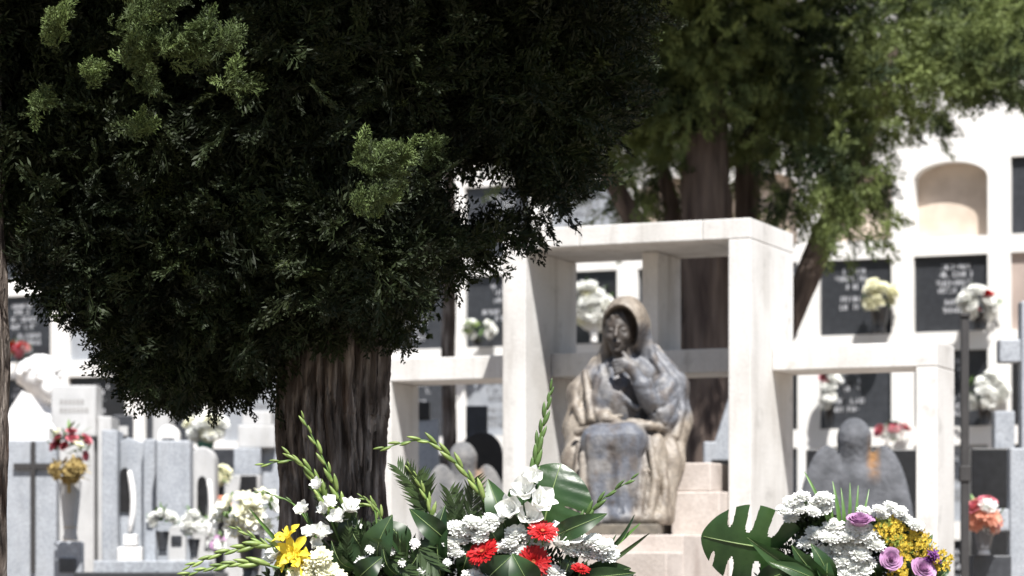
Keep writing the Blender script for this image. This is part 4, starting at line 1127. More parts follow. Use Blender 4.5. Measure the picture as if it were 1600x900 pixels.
def petal_grid(L, Wd, nu=5, nv=3, prof=None, lift=0.0, curl=0.0, cup=0.0, tip=0.0, wav=0.0, ph=0.0):
    """petal along +x, upper side +z"""
    prof = prof or (lambda u: math.sin(math.pi * min(1, 0.12 + 0.80 * u)) ** 0.7)
    v = []; f = []
    for i in range(nu):
        u = i / (nu - 1)
        w = Wd * prof(u) / 2
        for j in range(nv):
            t = 2 * j / (nv - 1) - 1
            x = L * u * math.cos(curl * u * 0.5) - tip * 0
            z = lift * L * u + curl * L * u * u * 0.5 + cup * w * t * t + wav * w * math.sin(ph + 6 * u) * abs(t) * t
            v.append((x, w * t, z))
    for i in range(nu - 1):
        for j in range(nv - 1):
            a = i * nv + j; f.append((a, a + nv, a + nv + 1, a + 1))
    return np.array(v), f
def rotm(az, el=0.0, roll=0.0):
    return np.array(Matrix.Rotation(az, 3, 'Z') @ Matrix.Rotation(-el, 3, 'Y') @ Matrix.Rotation(roll, 3, 'X'))
def put(mb, vf, az=0, el=0, off=(0, 0, 0), r0=0.0, roll=0.0):
    v, f = vf
    v = v + np.array([r0, 0, 0])
    mb.add(v @ rotm(az, el, roll).T + np.array(off), f)
R_ = random.Random(3)
def gerbera_mesh(seed):
    r = random.Random(seed); mb = MB()
    strap = lambda u: 0.45 + 0.55 * math.sin(math.pi * min(1, 0.25 + 0.62 * u)) if u < 0.97 else 0.35
    for ring, (n, L, el) in enumerate(((26, 1.0, 0.05), (24, 0.90, 0.16), (20, 0.55, 0.42), (18, 0.35, 0.7))):
        for i in range(n):
            a = 2 * math.pi * (i + 0.5 * ring + r.uniform(-.15, .15)) / n
            put(mb, petal_grid(L * r.uniform(0.9, 1.04) - 0.15, 0.235 if ring < 2 else 0.11, 5, 3, strap, curl=r.uniform(-0.25, 0.15), cup=0.3), a, el + r.uniform(-.05, .05), (0, 0, 0.012 * ring), 0.15)
    disc = MB(); 
    disc.lathe([(0.001, 0.10), (0.10, 0.12), (0.20, 0.11), (0.26, 0.05), (0.24, -0.06), (0.1, -0.12), (0.02, -0.16)][::-1], 16)
    for i in range(60):
        a = 2.399 * i; rr = 0.24 * math.sqrt(i / 60); x, y = rr * math.cos(a), rr * math.sin(a)
        disc.tube([(x, y, 0.07), (x * 1.1, y * 1.1, 0.16 + 0.05 * rr)], [0.018, 0.006], 4)
    return mb.mesh("petals", True), disc.mesh("disc", True)
def mum_mesh(seed, layers=((15, 0.95, -0.2), (19, 1.0, 0.02), (19, 0.95, 0.22), (17, 0.82, 0.45), (14, 0.62, 0.75), (9, 0.42, 1.15))):
    r = random.Random(seed); mb = MB()
    pr = lambda u: 0.5 + 0.5 * math.sin(math.pi * min(1, 0.15 + 0.65 * u)) if u < 0.95 else 0.5
    for k, (n, L, el) in enumerate(layers):
        for i in range(n):
            a = 2 * math.pi * (i + r.uniform(-.25, .25)) / n + k * 0.4
            put(mb, petal_grid(L * r.uniform(0.82, 1.08), 0.36, 4, 3, pr, curl=r.uniform(0.0, 0.35), cup=0.4), a, el + r.uniform(-.1, .1), (0, 0, 0.0), 0.05)
    mb.lathe([(0.02, -0.18), (0.45, -0.10), (0.60, 0.04), (0.48, 0.24), (0.25, 0.36), (0.02, 0.40)], 12)
    return mb.mesh("petals", True)
def rose_mesh(seed):
    r = random.Random(seed); mb = MB()
    for i in range(34):
        t = i / 33
        a = 2.399 * i + r.uniform(-.2, .2)
        rad = 0.06 + 0.80 * t ** 1.05
        h = 0.95 - 0.42 * t
        wdt = 0.35 + 1.0 * t
        # an upright cupped petal bent along a circle
        v = []; f = []
        nu, nv = 5, 7
        span = min(2.2, wdt / max(rad, 0.12))
        for p_ in range(nu):
            u = p_ / (nu - 1)
            for q_ in range(nv):
                w = 2 * q_ / (nv - 1) - 1
                rr = rad * (0.55 + 0.45 * math.sin(math.pi * 0.5 * u)) + (0.22 * t + 0.03) * max(0, u - 0.7) / 0.3
                hz = h * u * (1 - 0.22 * w * w * u) - 0.06 * t * max(0, u - 0.75) / 0.25 + 0.02 * math.sin(9 * w + i)
                ang = a + w * span * 0.5
                v.append((rr * math.cos(ang), rr * math.sin(ang), hz - 0.4))
        for p_ in range(nu - 1):
            for q_ in range(nv - 1):
                k = p_ * nv + q_; f.append((k, k + nv, k + nv + 1, k + 1))
        mb.add(v, f)
    return mb.mesh("petals", True)
def lily_mesh(seed, n=6, L=1.0, wd=0.42, el=0.75, curl=-0.95, wav=0.25):
    r = random.Random(seed); mb = MB()
    pr = lambda u: max(0.05, math.sin(math.pi * min(1, 0.06 + 0.93 * u ** 1.25)) ** 0.7)
    for i in range(n):
        a = 2 * math.pi * i / n + r.uniform(-.1, .1)
        put(mb, petal_grid(L * r.uniform(0.92, 1.05), wd * (1.0 if i % 2 else 0.75), 9, 5, pr, curl=curl * r.uniform(0.8, 1.2), cup=0.35, wav=wav, ph=r.uniform(0, 6)), a, el, (0, 0, 0.0), 0.03)
    for i in range(6):
        a = 2 * math.pi * (i + 0.5) / n
        mb.tube([(0, 0, 0), (0.12 * math.cos(a), 0.12 * math.sin(a), 0.35), (0.26 * math.cos(a), 0.26 * math.sin(a), 0.62)], [0.015, 0.013, 0.022], 5)
    return mb.mesh("petals", True)
GERB = [gerbera_mesh(i) for i in range(3)]
MUMS = [mum_mesh(20 + i) for i in range(4)]
MUM_S = mum_mesh(31, ((12, 1.0, 0.05), (10, 0.85, 0.45), (8, 0.6, 0.9)))
ROSES = [rose_mesh(30 + i) for i in range(2)]
LILY = lily_mesh(40, 6, 1.0, 0.52, 0.8, -0.8, 0.55); LILY_W = lily_mesh(41, 6, 1.0, 0.62, 0.95, -0.6, 0.5); FLORET = lily_mesh(42, 6, 1.0, 0.85, 1.05, -0.35, 0.6)
MESHVAR = {}
def variant(me, m):
    k = (me.name, m.name)
    if k not in MESHVAR:
        c = me.copy(); c.materials.clear(); c.materials.append(m); MESHVAR[k] = c
    return MESHVAR[k]
def facing(dx, dy, dz, spin=None):
    q = Vector((dx, dy, dz)).normalized().to_track_quat('Z', 'Y')
    return q @ Quaternion((0, 0, 1), R_.uniform(0, 6.28) if spin is None else spin)

class Bouquet:
    def __init__(s, name, label, px, Zd, z0, cat="flower arrangement"):
        s.px, s.Z = px, Zd
        p = W(px, 900, Zd); p.z = z0
        s.o = thing(name, label, cat, p, TH); s.k = Zd / F; s.z0 = z0
    def l(s, px, py, d=0.0): return Vector(((px - s.px) * s.k, d, CAMZ + (900 - py) * s.k - s.z0))
    def head(s, name, me, m, px, py, r, d, face, lab=None):
        o = obj(name, variant(me, m), None, s.o, s.l(px, py, d), facing(*face), r * s.k)
        return o
    def stemmed(s, top, root, rad=0.0025, m=None):
        a, b = Vector(root), Vector(top)
        mid = (a + b) / 2 + Vector((R_.uniform(-.02, .02), R_.uniform(-.02, .02), 0.01))
        return MB().tube([a, mid, b], rad, 5).build("stem", m or M_STEM, s.o, True)
    def gladiolus(s, pts, d0=0.0, d1=0.0, n=11, size=0.034, m=None, white=0, w=0.0042, tipd=False):
        m = m or M_BUD
        P_ = [s.l(x, y, d0 + (d1 - d0) * i / (len(pts) - 1)) for i, (x, y) in enumerate(pts)]
        # smooth
        Q_ = []
        for i in range(len(P_) - 1):
            p0 = P_[max(i - 1, 0)]; p1 = P_[i]; p2 = P_[i + 1]; p3 = P_[min(i + 2, len(P_) - 1)]
            for k in range(6):
                t = k / 6
                Q_.append(0.5 * ((2 * p1) + (p2 - p0) * t + (2 * p0 - 5 * p1 + 4 * p2 - p3) * t * t + (3 * p1 - p0 - 3 * p2 + p3) * t ** 3))
        Q_.append(P_[-1])
        root = Q_[0] + Vector((R_.uniform(-.02, .02), 0.03, -0.22))
        mb = MB(); N_ = len(Q_)
        mb.tube([root] + Q_, [w * 1.1] + [w * (1 - 0.65 * i / (N_ - 1)) for i in range(N_)], 6)
        stem = mb.build("gladiolus_stem", M_STEM, s.o, True)
        bm = []
        for i in range(n):
            t = 0.22 + 0.78 * (i / (n - 1))
            x = t * (N_ - 1); j = min(int(x), N_ - 2); fr = x - j
            p = Q_[j].lerp(Q_[j + 1], fr); T = (Q_[j + 1] - Q_[j]).normalized()
            side = T.cross(Vector((0, 1, 0))).normalized() * (1 if i % 2 else -1)
            sz = size * (1.15 - 0.62 * i / (n - 1)) * R_.uniform(0.78, 1.2)
            dirv = (T * 0.97 + side * R_.uniform(0.08, 0.28) + Vector((0, R_.uniform(-.15, .05), 0))).normalized()
            bud = MB(); pts_ = []; rr = []
            for q in range(7):
                u = q / 6
                pts_.append(p + side * w * 0.5 + dirv * sz * 1.55 * u + T * sz * 0.25 * u * u)
                rr.append(sz * (0.06 + 0.17 * math.sin(math.pi * min(1, 0.1 + u * 0.85)) ** 1.2) if u < 1 else 0.0006)
            bud.tube(pts_, rr, 7)
            bo = bud.build("bud", m, stem, True)
            if i < white:
                fo = obj("open_floret", variant(FLORET, M_WHITE), None, stem, p + side * 0.012 + Vector((0, -0.012, 0)), facing(side.x * 0.7 + T.x * 0.4, -0.75, T.z * 0.4 + 0.25), size * R_.uniform(0.95, 1.2))
        return stem
    def leaf(s, x0, y0, x1, y1, width, d0=0.0, d1=0.0, m=None, droop=0.02, roll=0.0, name="leaf", rib=True, nu=10, prof=None):
        a, b = s.l(x0, y0, d0), s.l(x1, y1, d1)
        ax = (b - a); L = ax.length; ax.normalize()
        fr_ = Vector((0, -1, 0)); sd = ax.cross(fr_).normalized(); up = sd.cross(ax).normalized()
        sd2 = sd * math.cos(roll) + up * math.sin(roll); up2 = up * math.cos(roll) - sd * math.sin(roll)
        prof = prof or (lambda u: math.sin(math.pi * u ** 0.8) ** 0.9)
        mb = MB(); v = []; f = []; nv = 7; wd = width * s.k / 2
        ph = R_.uniform(0, 6)
        for i in range(nu + 1):
            u = i / nu; w = wd * max(0.03, prof(min(1, max(0, u * 0.985 + 0.0075))))
            c = a + ax * L * u + up2 * (droop * math.sin(math.pi * u) * 2)
            for j in range(nv):
                t = 2 * j / (nv - 1) - 1
                v.append(tuple(c + sd2 * w * t + up2 * (0.30 * w * abs(t) ** 1.3 + 0.06 * w * math.sin(7 * u + ph + 2 * t))))
        for i in range(nu):
            for j in range(nv - 1):
                k = i * nv + j; f.append((k, k + 1, k + nv + 1, k + nv))
        o = mb.add(v, f).build(name, m or M_BROAD, s.o, True)
        if rib:
            MB().tube([Vector(v[i * nv + 3]) + up2 * 0.0012 for i in range(nu + 1)], [0.0022 * (1 - 0.75 * i / nu) for i in range(nu + 1)], 4).build("midrib", M_RIB, o, True)
        return o
    def monstera(s, bx, by, tx, ty, width, d0, d1, slits, roll=0.0, m=None, cup=0.12, droop=0.03):
        a, b = s.l(bx, by, d0), s.l(tx, ty, d1)
        ax = (b - a); L = ax.length; ax.normalize()
        sd = ax.cross(Vector((0, -1, 0))).normalized(); up = sd.cross(ax).normalized()
        sd2 = sd * math.cos(roll) + up * math.sin(roll); up2 = up * math.cos(roll) - sd * math.sin(roll)
        wd = width * s.k / 2
        mb = MB(); NU, NV = 190, 16
        def halfw(u): return wd * (math.sin(math.pi * min(1, (u + 0.16) / 1.16)) ** 0.62)
        for side in (-1, 1):
            v = []; f = []
            for i in range(NU + 1):
                u = i / NU
                for j in range(NV + 1):
                    t = j / NV
                    uu = u * 0.86 - 0.16 * (1 - u) * t * 1.5 + 0.14 * t * u * (1.1 - u) * 2 + 0.14 * u * (1 if t >= 0 else 0)
                    w = halfw(u) * t
                    bow = droop * (4 * u * (1 - u)) - cup * w * t + 0.0012 * math.sin(u * 42) * t
                    v.append(tuple(a + ax * L * uu + sd2 * side * w + up2 * bow))
            for i in range(NU):
                u = (i + 0.5) / NU
                for j in range(NV):
                    t = (j + 0.5) / NV
                    hole = False
                    for (us, t0, hw, sdn) in slits:
                        if sdn == side and t > t0:
                            e = hw * min(1.0, math.sqrt((t - t0) / 0.12)) * (1 + 0.5 * (t - t0))
                            if abs(u - us) < e: hole = True
                    if hole: continue
                    k = i * (NV + 1) + j
                    q = (k, k + 1, k + NV + 2, k + NV + 1)
                    f.append(q if side > 0 else q[::-1])
            mb.add(v, f)
        o = mb.build("monstera_leaf", m or M_MONST, s.o, True)
        rp = [a + ax * L * (i / 10) + up2 * (droop * 4 * (i / 10) * (1 - i / 10) + 0.002) for i in range(11)]
        MB().tube(rp, [0.0038 * (1 - 0.75 * i / 10) for i in range(11)], 6).build("midrib", M_RIB, o, True)
        s.stemmed(a, a + Vector((0.0, 0.05, -0.2)), 0.004)
        return o
    def frond(s, x0, y0, x1, y1, d0, d1, n=22, ll=0.07, ang=0.6, w=0.0045, m=None, bend=0.02):
        a, b = s.l(x0, y0, d0), s.l(x1, y1, d1)
        ax = (b - a); L = ax.length; ax.normalize()
        sd = ax.cross(Vector((0, -1, 0))).normalized(); up = sd.cross(ax)
        pts = [a + ax * L * i / 8 + sd * bend * math.sin(math.pi * i / 8) for i in range(9)]
        st = MB().tube(pts, [0.0025 * (1 - 0.7 * i / 8) for i in range(9)], 5).build("frond", m or M_FERN, s.o, True)
        mb = MB()
        for i in range(n):
            u = 0.08 + 0.9 * i / n
            p = a + ax * L * u + sd * bend * math.sin(math.pi * u)
            for sg in (-1, 1):
                le = ll * (0.45 + 0.75 * math.sin(math.pi * min(1, 0.2 + 0.72 * u))) * R_.uniform(0.85, 1.1)
                an = ang * R_.uniform(0.85, 1.15)
                d = (ax * math.cos(an) + sd * sg * math.sin(an) + up * R_.uniform(-.25, .35)).normalized()
                nn = d.cross(up).normalized()
                q = [p - nn * w * 0.4, p + d * le * 0.4 - nn * w, p + d * le, p + d * le * 0.4 + nn * w, p + nn * w * 0.4]
                q = [x + up * (0.0015 if k in (0, 4) else 0) for k, x in enumerate(q)]
                mb.add([tuple(x) for x in q], [(0, 1, 3, 4), (1, 2, 3)])
        mb.build("leaflets", m or M_FERN, st)
        return st
    def filler(s, blobs, n, sz=0.02, m=None, name="filler_foliage", seed=1):
        r = np.random.default_rng(seed); mb = []
        leafv = np.array([(0, 0, 0), (0.45, 0.26, 0.06), (1, 0, 0.0), (0.45, -0.26, 0.06), (0.45, 0, -0.04)])
        leafq = np.array([(0, 4, 1), (4, 2, 1), (0, 3, 4), (4, 3, 2)])
        P = []; D = []
        for (x, y, rx, ry, d, rd) in blobs:
            q = r.normal(size=(n, 3)); q /= np.linalg.norm(q, axis=1, keepdims=True); q *= (r.random(n) ** 0.4)[:, None]
            c = np.array(s.l(x, y, d))
            P.append(c + q * np.array([rx * s.k, rd, ry * s.k])); D.append(q + r.normal(size=q.shape) * 0.5 + np.array([0, -0.2, 0.3]))
        P = np.concatenate(P); D = np.concatenate(D)
        V, Q = bake_sprays(P, D, r.uniform(0.6, 1.4, len(P)) * sz, [(leafv, leafq)], r)
        o = obj(name, fast_mesh(name, V, Q), m or M_FILL, s.o); o["kind"] = "stuff"
        return o
    def solidago(s, x, y, d, rpx, n=70, m=None, seed=0):
        r = random.Random(seed); root = s.l(x, y + rpx * 1.6, d + 0.03)
        st = MB(); fl = MB(); c = s.l(x, y, d)
        for b_ in range(7):
            e = c + Vector((r.gauss(0, .5), r.gauss(0, .35), r.gauss(0.1, .45))) * rpx * s.k
            st.tube([root, (root + e) / 2 + Vector((0, 0, 0.004)), e], 0.0012, 4)
            for i in range(n // 7):
                p = e + Vector((r.gauss(0, .28), r.gauss(0, .25), r.gauss(0, .28))) * rpx * s.k
                rr = r.uniform(0.0028, 0.0055)
                n_ = 5
                for k in range(n_):
                    a = 2 * math.pi * k / n_ + r.random()
                    u = Vector((math.cos(a), r.uniform(-.6, .2), math.sin(a))).normalized()
                    w = u.cross(Vector((0.2, 1, 0.1))).normalized()
                    fl.add([tuple(p - u * 0.001), tuple(p + u * rr + w * rr * .5), tuple(p + u * rr * 1.9), tuple(p + u * rr - w * rr * .5)], [(0, 1, 2, 3)])
        o = st.build("goldenrod_stem", M_STEM, s.o)
        fl.build("florets", m or M_GOLD, o)
        return o
    def basket(s, x, w, h=0.2, dep=0.2):
        mb = MB(); k = 26
        prof = [(0.60, 0), (0.72, 0.25), (0.85, 0.6), (1.0, 1.0), (0.94, 1.0), (0.8, 0.62), (0.55, 0.04)]
        mb.lathe([(p * w / 2, q * h) for p, q in prof], k)
        v = np.concatenate(mb.v); v[:, 1] *= dep / w * 2; v[:, 0] += (x - s.px) * s.k
        mb.v = [v]
        return mb.build("basket", M_WICKER, s.o, True)

# long low tomb that carries both arrangements (below the picture)
ZFL = 9.5; TZ = 0.70
o = cam_thing("tomb", "low grey granite tomb in front, carrying both big flower arrangements", "tomb", 890, ZFL)
MB().box(-1.5, 1.5, -0.55, 0.5, 0.0, TZ - 0.08).build("body", M_GRAN_G, o, bevel=0.01)
MB().box(-1.56, 1.56, -0.61, 0.56, TZ - 0.078, TZ).build("cover_slab", M_GRAN_D, o, bevel=0.012); done(o)

# ---------------------------------------------------------------- left arrangement
A = Bouquet("flower_arrangement", "large spray of gladioli, red gerberas and white chrysanthemums before the trunk", 650, ZFL, TZ)
A.basket(650, 0.62, 0.26, 0.16)
A.filler([(480, 915, 80, 40, 0.05, 0.1), (600, 895, 110, 55, 0.06, 0.1), (720, 895, 110, 50, 0.06, 0.1), (840, 905, 100, 40, 0.06, 0.1), (930, 915, 60, 25, 0.05, 0.08), (580, 850, 60, 30, 0.08, 0.06)], 900, 0.028)
for pts, kw in [
        (((565, 870), (538, 800), (510, 728), (474, 655)), dict(n=13, size=0.034, white=3)),
        (((545, 860), (512, 790), (488, 740), (452, 711)), dict(n=11, size=0.034, white=2)),
        (((535, 855), (500, 775), (468, 722), (412, 726)), dict(n=11, size=0.032)),
        (((470, 870), (420, 852), (360, 862), (303, 884)), dict(n=12, size=0.036, d0=-0.06, d1=-0.12)),
        (((470, 895), (400, 880), (350, 884), (296, 899)), dict(n=12, size=0.036, d0=-0.08, d1=-0.14)),
        (((775, 830), (752, 775), (712, 722), (664, 688), (600, 700)), dict(n=15, size=0.034, w=0.0052)),
        (((668, 840), (672, 800), (660, 765), (641, 733)), dict(n=9, size=0.034, white=1)),
        (((822, 800), (834, 735), (846, 672), (861, 610)), dict(n=14, size=0.038, w=0.0052, m=M_BUD_D)),
        (((880, 880), (905, 828), (935, 785), (986, 750)), dict(n=10, size=0.036, m=M_BUD_D, d1=-0.05)),
        (((600, 830), (592, 800), (580, 790), (548, 794)), dict(n=7, size=0.024)),
        (((590, 835), (586, 800), (578, 785), (566, 778)), dict(n=7, size=0.02)),
        (((450, 880), (430, 862), (400, 842), (372, 826)), dict(n=8, size=0.026, d0=-0.04, d1=-0.04)),
        (((500, 850), (470, 800), (445, 780), (405, 768)), dict(n=6, size=0.02, m=M_BUD_D))]:
    A.gladiolus(pts, **kw)
# white gladiolus blossoms in front of the monstera
for (x, y, r, fx_, fz_) in [(832, 752, 26, 0.0, 0.3), (822, 775, 34, -0.2, 0.2), (838, 790, 36, 0.5, 0.2), (806, 802, 34, -0.6, 0.2), (826, 812, 32, 0.1, 0.0), (545, 800, 26, 0.3, 0.5), (532, 815, 24, -0.3, 0.4), (500, 762, 18, -0.5, 0.4), (512, 790, 20, 0.4, 0.3), (478, 800, 20, -0.4, 0.3), (440, 868, 26, -0.7, 0.4), (500, 840, 26, 0.3, 0.5), (484, 838, 20, 0.1, 0.5), (428, 880, 18, -0.5, 0.5), (492, 856, 18, 0.4, 0.4), (670, 835, 16, 0, 0.6), (780, 818, 14, 0.3, 0.8)]:
    A.head("white_gladiolus_bloom", FLORET, M_WHITE, x, y, r, -0.04, (fx_, -0.8, fz_ + 0.25))
A.head("white_lily", LILY_W, M_WHITE, 872, 856, 44, -0.05, (0.15, -0.55, 0.8))
for (x, y, r, fc) in [(462, 866, 33, (-0.1, -0.8, 0.35)), (454, 842, 27, (-0.5, -0.5, 0.8)), (472, 880, 28, (0.5, -0.7, 0.1)), (450, 876, 24, (-0.7, -0.6, 0.2))]:
    A.head("yellow_lily", LILY, M_YELL, x, y, r, -0.07, fc)
# leaves
A.monstera(848, 826, 876, 726, 136, 0.02, 0.05, [(0.42, 0.35, 0.010, 1), (0.62, 0.0, 0.0, 1), (0.3, 0.55, 0.022, -1), (0.52, 0.5, 0.02, -1)], roll=0.15, droop=0.02)
for (x0, y0, x1, y1, w, d0, d1, kw) in [
        (800, 850, 762, 748, 46, 0.02, 0.04, {}), (780, 850, 752, 805, 40, -0.01, 0.0, {}), (690, 905, 696, 790, 46, -0.03, -0.02, dict(roll=0.5)),
        (600, 880, 548, 822, 50, -0.02, -0.02, dict(roll=0.5)), (590, 885, 615, 805, 54, -0.03, -0.09, dict(roll=0.35)), (632, 872, 590, 812, 44, -0.05, -0.04, dict(roll=-0.7)), 
        (705, 850, 640, 795, 36, -0.02, -0.03, dict(droop=0.035)), (560, 890, 520, 845, 26, -0.04, -0.07, dict(roll=0.6)), (620, 900, 660, 840, 26, -0.04, -0.06, dict(roll=-0.6)),
        (860, 840, 948, 803, 34, -0.02, -0.05, dict(droop=0.03)), (760, 905, 800, 868, 56, -0.06, -0.10, {}), (830, 920, 800, 865, 52, -0.07, -0.1, {}), (915, 900, 985, 888, 40, -0.02, -0.05, {}), (900, 905, 992, 895, 30, -0.06, -0.08, {}),
        (880, 905, 895, 860, 22, -0.03, -0.03, {}), (640, 905, 600, 850, 24, -0.06, -0.1, dict(roll=0.8)), (720, 900, 740, 842, 30, -0.02, -0.02, {}), (550, 850, 540, 795, 36, 0.02, 0.0, {}), (560, 905, 600, 870, 40, -0.08, -0.1, {})]:
    A.leaf(x0, y0, x1, y1, w, d0, d1, **kw)
for a_ in [(668, 815, 618, 728, 0.02, 0.0), (655, 810, 650, 740, 0.03, 0.0), (715, 850, 738, 745, 0.04, 0.02), (705, 840, 700, 765, 0.04, 0.02), (545, 880, 495, 765, 0.03, 0.0), (590, 850, 660, 905, -0.06, -0.1), (640, 900, 600, 845, -0.04, -0.1), (560, 880, 530, 800, 0.0, -0.03), (650, 840, 690, 890, -0.07, -0.1), (745, 850, 760, 790, 0.04, 0.02)]:
    A.frond(*a_)
for i in range(26):
    x0 = R_.uniform(450, 950); y0 = R_.uniform(860, 900)
    ln = R_.uniform(35, 95); an = (x0 - 690) / 420 + R_.uniform(-.5, .5)
    A.leaf(x0, y0, x0 + ln * math.sin(an), y0 - ln * math.cos(an), R_.uniform(4, 11), R_.uniform(-.05, .05), R_.uniform(-.1, .05), m=[M_FERN, M_PALM, M_BROAD][i % 3], rib=False, name="grass_blade", droop=R_.uniform(-.02, .03), roll=R_.uniform(-.8, .8), prof=lambda u: (1 - u) ** 0.5 * (0.4 + 0.6 * min(1, u * 3)))
for i in range(9):
    x0 = R_.uniform(480, 930); y0 = R_.uniform(870, 905); an = (x0 - 690) / 300 + R_.uniform(-.6, .6); ln = R_.uniform(50, 90)
    A.frond(x0, y0, x0 + ln * math.sin(an), y0 - ln * math.cos(an), R_.uniform(-.06, .04), R_.uniform(-.1, .02), n=16, ll=R_.uniform(0.02, 0.05), w=R_.uniform(0.002, 0.004), bend=R_.uniform(-.02, .02))
# chrysanthemums
for grp in [((712, 826), (735, 818), (757, 824), (722, 842), (748, 838), (704, 850), (766, 812), (728, 830), (742, 828), (712, 862)),
            ((800, 848), (825, 842), (808, 834), (788, 856), (838, 856), (815, 860), (845, 848)),
            ((905, 850), (925, 845), (943, 858), (915, 866), (936, 870), (892, 858), (950, 868)),
            ((735, 899), (752, 894), (770, 902)), ((868, 897), (850, 905)), ((620, 892), (572, 880))]:
    for (x, y) in grp:
        A.head("white_chrysanthemum", MUMS[R_.randrange(4)], M_WHITE, x + R_.uniform(-3, 3), y + R_.uniform(-3, 3), R_.uniform(15, 19), -0.05 + R_.uniform(-.03, .02), (R_.uniform(-.4, .4), -0.5, R_.uniform(0.6, 1.0)))
for (x, y) in ((490, 886), (514, 893), (468, 898), (505, 872), (484, 902), (500, 905), (528, 902)):
    A.head("cream_chrysanthemum", MUMS[R_.randrange(4)], M_CREAM, x, y, R_.uniform(16, 20), -0.09 + R_.uniform(-.02, .02), (R_.uniform(-.3, .3), -0.6, R_.uniform(0.4, 0.9)))
for i, (x, y, r, fc) in enumerate([(847, 831, 25, (0.15, -0.75, 0.75)), (755, 863, 28, (-0.45, -0.7, 0.75)), (833, 878, 28, (0.05, -1, 0.15)), (906, 889, 16, (0.2, -0.5, 0.9))]):
    o = obj("gerbera", variant(GERB[i % 3][0], M_RED), None, A.o, A.l(x, y, -0.10), facing(*fc), r * A.k)
    obj("disc", variant(GERB[i % 3][1], M_ORANGE), None, o)
    A.stemmed(A.l(x, y + 4, -0.095), A.l(x * 0.6 + 330, 960, 0.0), 0.003)
for (x, y) in ((612, 862), (650, 850), (598, 880), (700, 880), (580, 860), (630, 880), (660, 895)):
    A.head("small_white_flower", MUM_S, M_WHITE, x, y, R_.uniform(7, 10), -0.09, (R_.uniform(-.4, .4), -0.8, 0.5))

# ---------------------------------------------------------------- right arrangement
B_ = Bouquet("flower_arrangement", "bouquet of white chrysanthemums, lilac roses and goldenrod at the lower right", 1310, 9.3, TZ)
B_.basket(1310, 0.5, 0.27, 0.15)
B_.filler([(1250, 880, 50, 50, 0.05, 0.08), (1330, 880, 80, 55, 0.05, 0.09), (1420, 890, 60, 45, 0.05, 0.08), (1390, 840, 45, 30, 0.05, 0.05), (1270, 815, 30, 25, 0.03, 0.04), (1280, 920, 110, 40, 0.05, 0.1)], 750, 0.024)
B_.monstera(1216, 858, 1098, 838, 128, 0.0, -0.03, [(0.20, 0.30, 0.045, 1), (0.47, 0.30, 0.040, 1), (0.70, 0.45, 0.030, 1), (0.30, 0.35, 0.04, -1), (0.60, 0.40, 0.035, -1), (0.82, 0.5, 0.02, -1)], roll=0.2, droop=0.025)
for (x1, y1, w, d1, rl) in [(1163, 840, 34, -0.10, 0.35), (1196, 878, 30, -0.12, -0.3), (1232, 852, 34, -0.10, 0.3), (1262, 850, 32, -0.09, -0.25), (1212, 900, 30, -0.12, 0.2), (1288, 872, 28, -0.1, 0.4)]:
    B_.leaf(1296, 922, x1, y1, w, -0.06, d1, m=M_MONST, roll=rl, name="split_leaf_lobe", droop=0.015, nu=14)
for (x0, y0, x1, y1, w) in [(1312, 830, 1257, 737, 9), (1316, 832, 1301, 752, 9), (1320, 832, 1314, 762, 8), (1324, 830, 1328, 754, 8), (1330, 828, 1341, 758, 7), (1336, 826, 1358, 764, 6), (1300, 820, 1296, 775, 7)]:
    B_.leaf(x0, y0 + 20, x1, y1, w, 0.02, 0.0, m=M_PALM, rib=False, name="blade_leaf", prof=lambda u: (1 - u) ** 0.45 * (0.5 + 0.5 * min(1, u * 4)))
for (x0, y0, x1, y1, w) in [(1425, 855, 1437, 822, 15), (1435, 865, 1456, 835, 16), (1455, 890, 1482, 868, 14), (1462, 905, 1484, 885, 16), (1220, 900, 1290, 870, 40), (1180, 912, 1250, 884, 40), (1370, 905, 1352, 868, 24), (1420, 900, 1395, 860, 20)]:
    B_.leaf(x0, y0, x1, y1, w, 0.0, -0.02)
for grp, rr in [(((1232, 782), (1252, 776), (1272, 786), (1224, 797), (1246, 796), (1284, 780), (1266, 800), (1236, 812), (1285, 796)), 15),
                (((1290, 842), (1308, 856), (1270, 833), (1284, 866), (1300, 828), (1318, 838), (1262, 850), (1312, 874), (1295, 880)), 18),
                (((1345, 838), (1362, 850), (1334, 826), (1326, 850), (1340, 866), (1358, 834), (1330, 882), (1346, 892), (1322, 900)), 19),
                (((1368, 797), (1390, 794), (1350, 801), (1404, 800), (1380, 806), (1414, 812), (1425, 822)), 13)]:
    for (x, y) in grp:
        B_.head("white_chrysanthemum", MUMS[R_.randrange(4)], M_WHITE, x + R_.uniform(-2, 2), y + R_.uniform(-2, 2), rr * R_.uniform(0.85, 1.1), -0.04 + R_.uniform(-.03, .02), (R_.uniform(-.4, .4), -0.5, R_.uniform(0.6, 1.0)))
for i, (x, y, r, fc) in enumerate([(1388, 874, 18, (0.05, -0.95, 0.3)), (1339, 812, 22, (0, -0.35, 0.9)), (1438, 888, 20, (0.3, -0.75, 0.5))]):
    B_.head("lilac_rose", ROSES[i % 2], M_LILAC, x, y, r, -0.07, fc)
for i, (x, y, r) in enumerate([(1384, 832, 20), (1402, 846, 20), (1422, 852, 18), (1440, 862, 18), (1412, 872, 20), (1456, 872, 16), (1430, 838, 16), (1470, 884, 14), (1405, 897, 16), (1396, 822, 16)]):
    B_.solidago(x, y, -0.04, r, 80, m=M_GOLD, seed=i)
for i, (x, y, r) in enumerate([(1410, 862, 20), (1398, 856, 16), (1435, 880, 18), (1372, 822, 14)]):
    B_.solidago(x, y, -0.03, r, 90, m=mat("green_buds", (0.30, 0.36, 0.06), (0.18, 0.24, 0.04), 0.7, 60, transl=0.2), seed=20 + i)
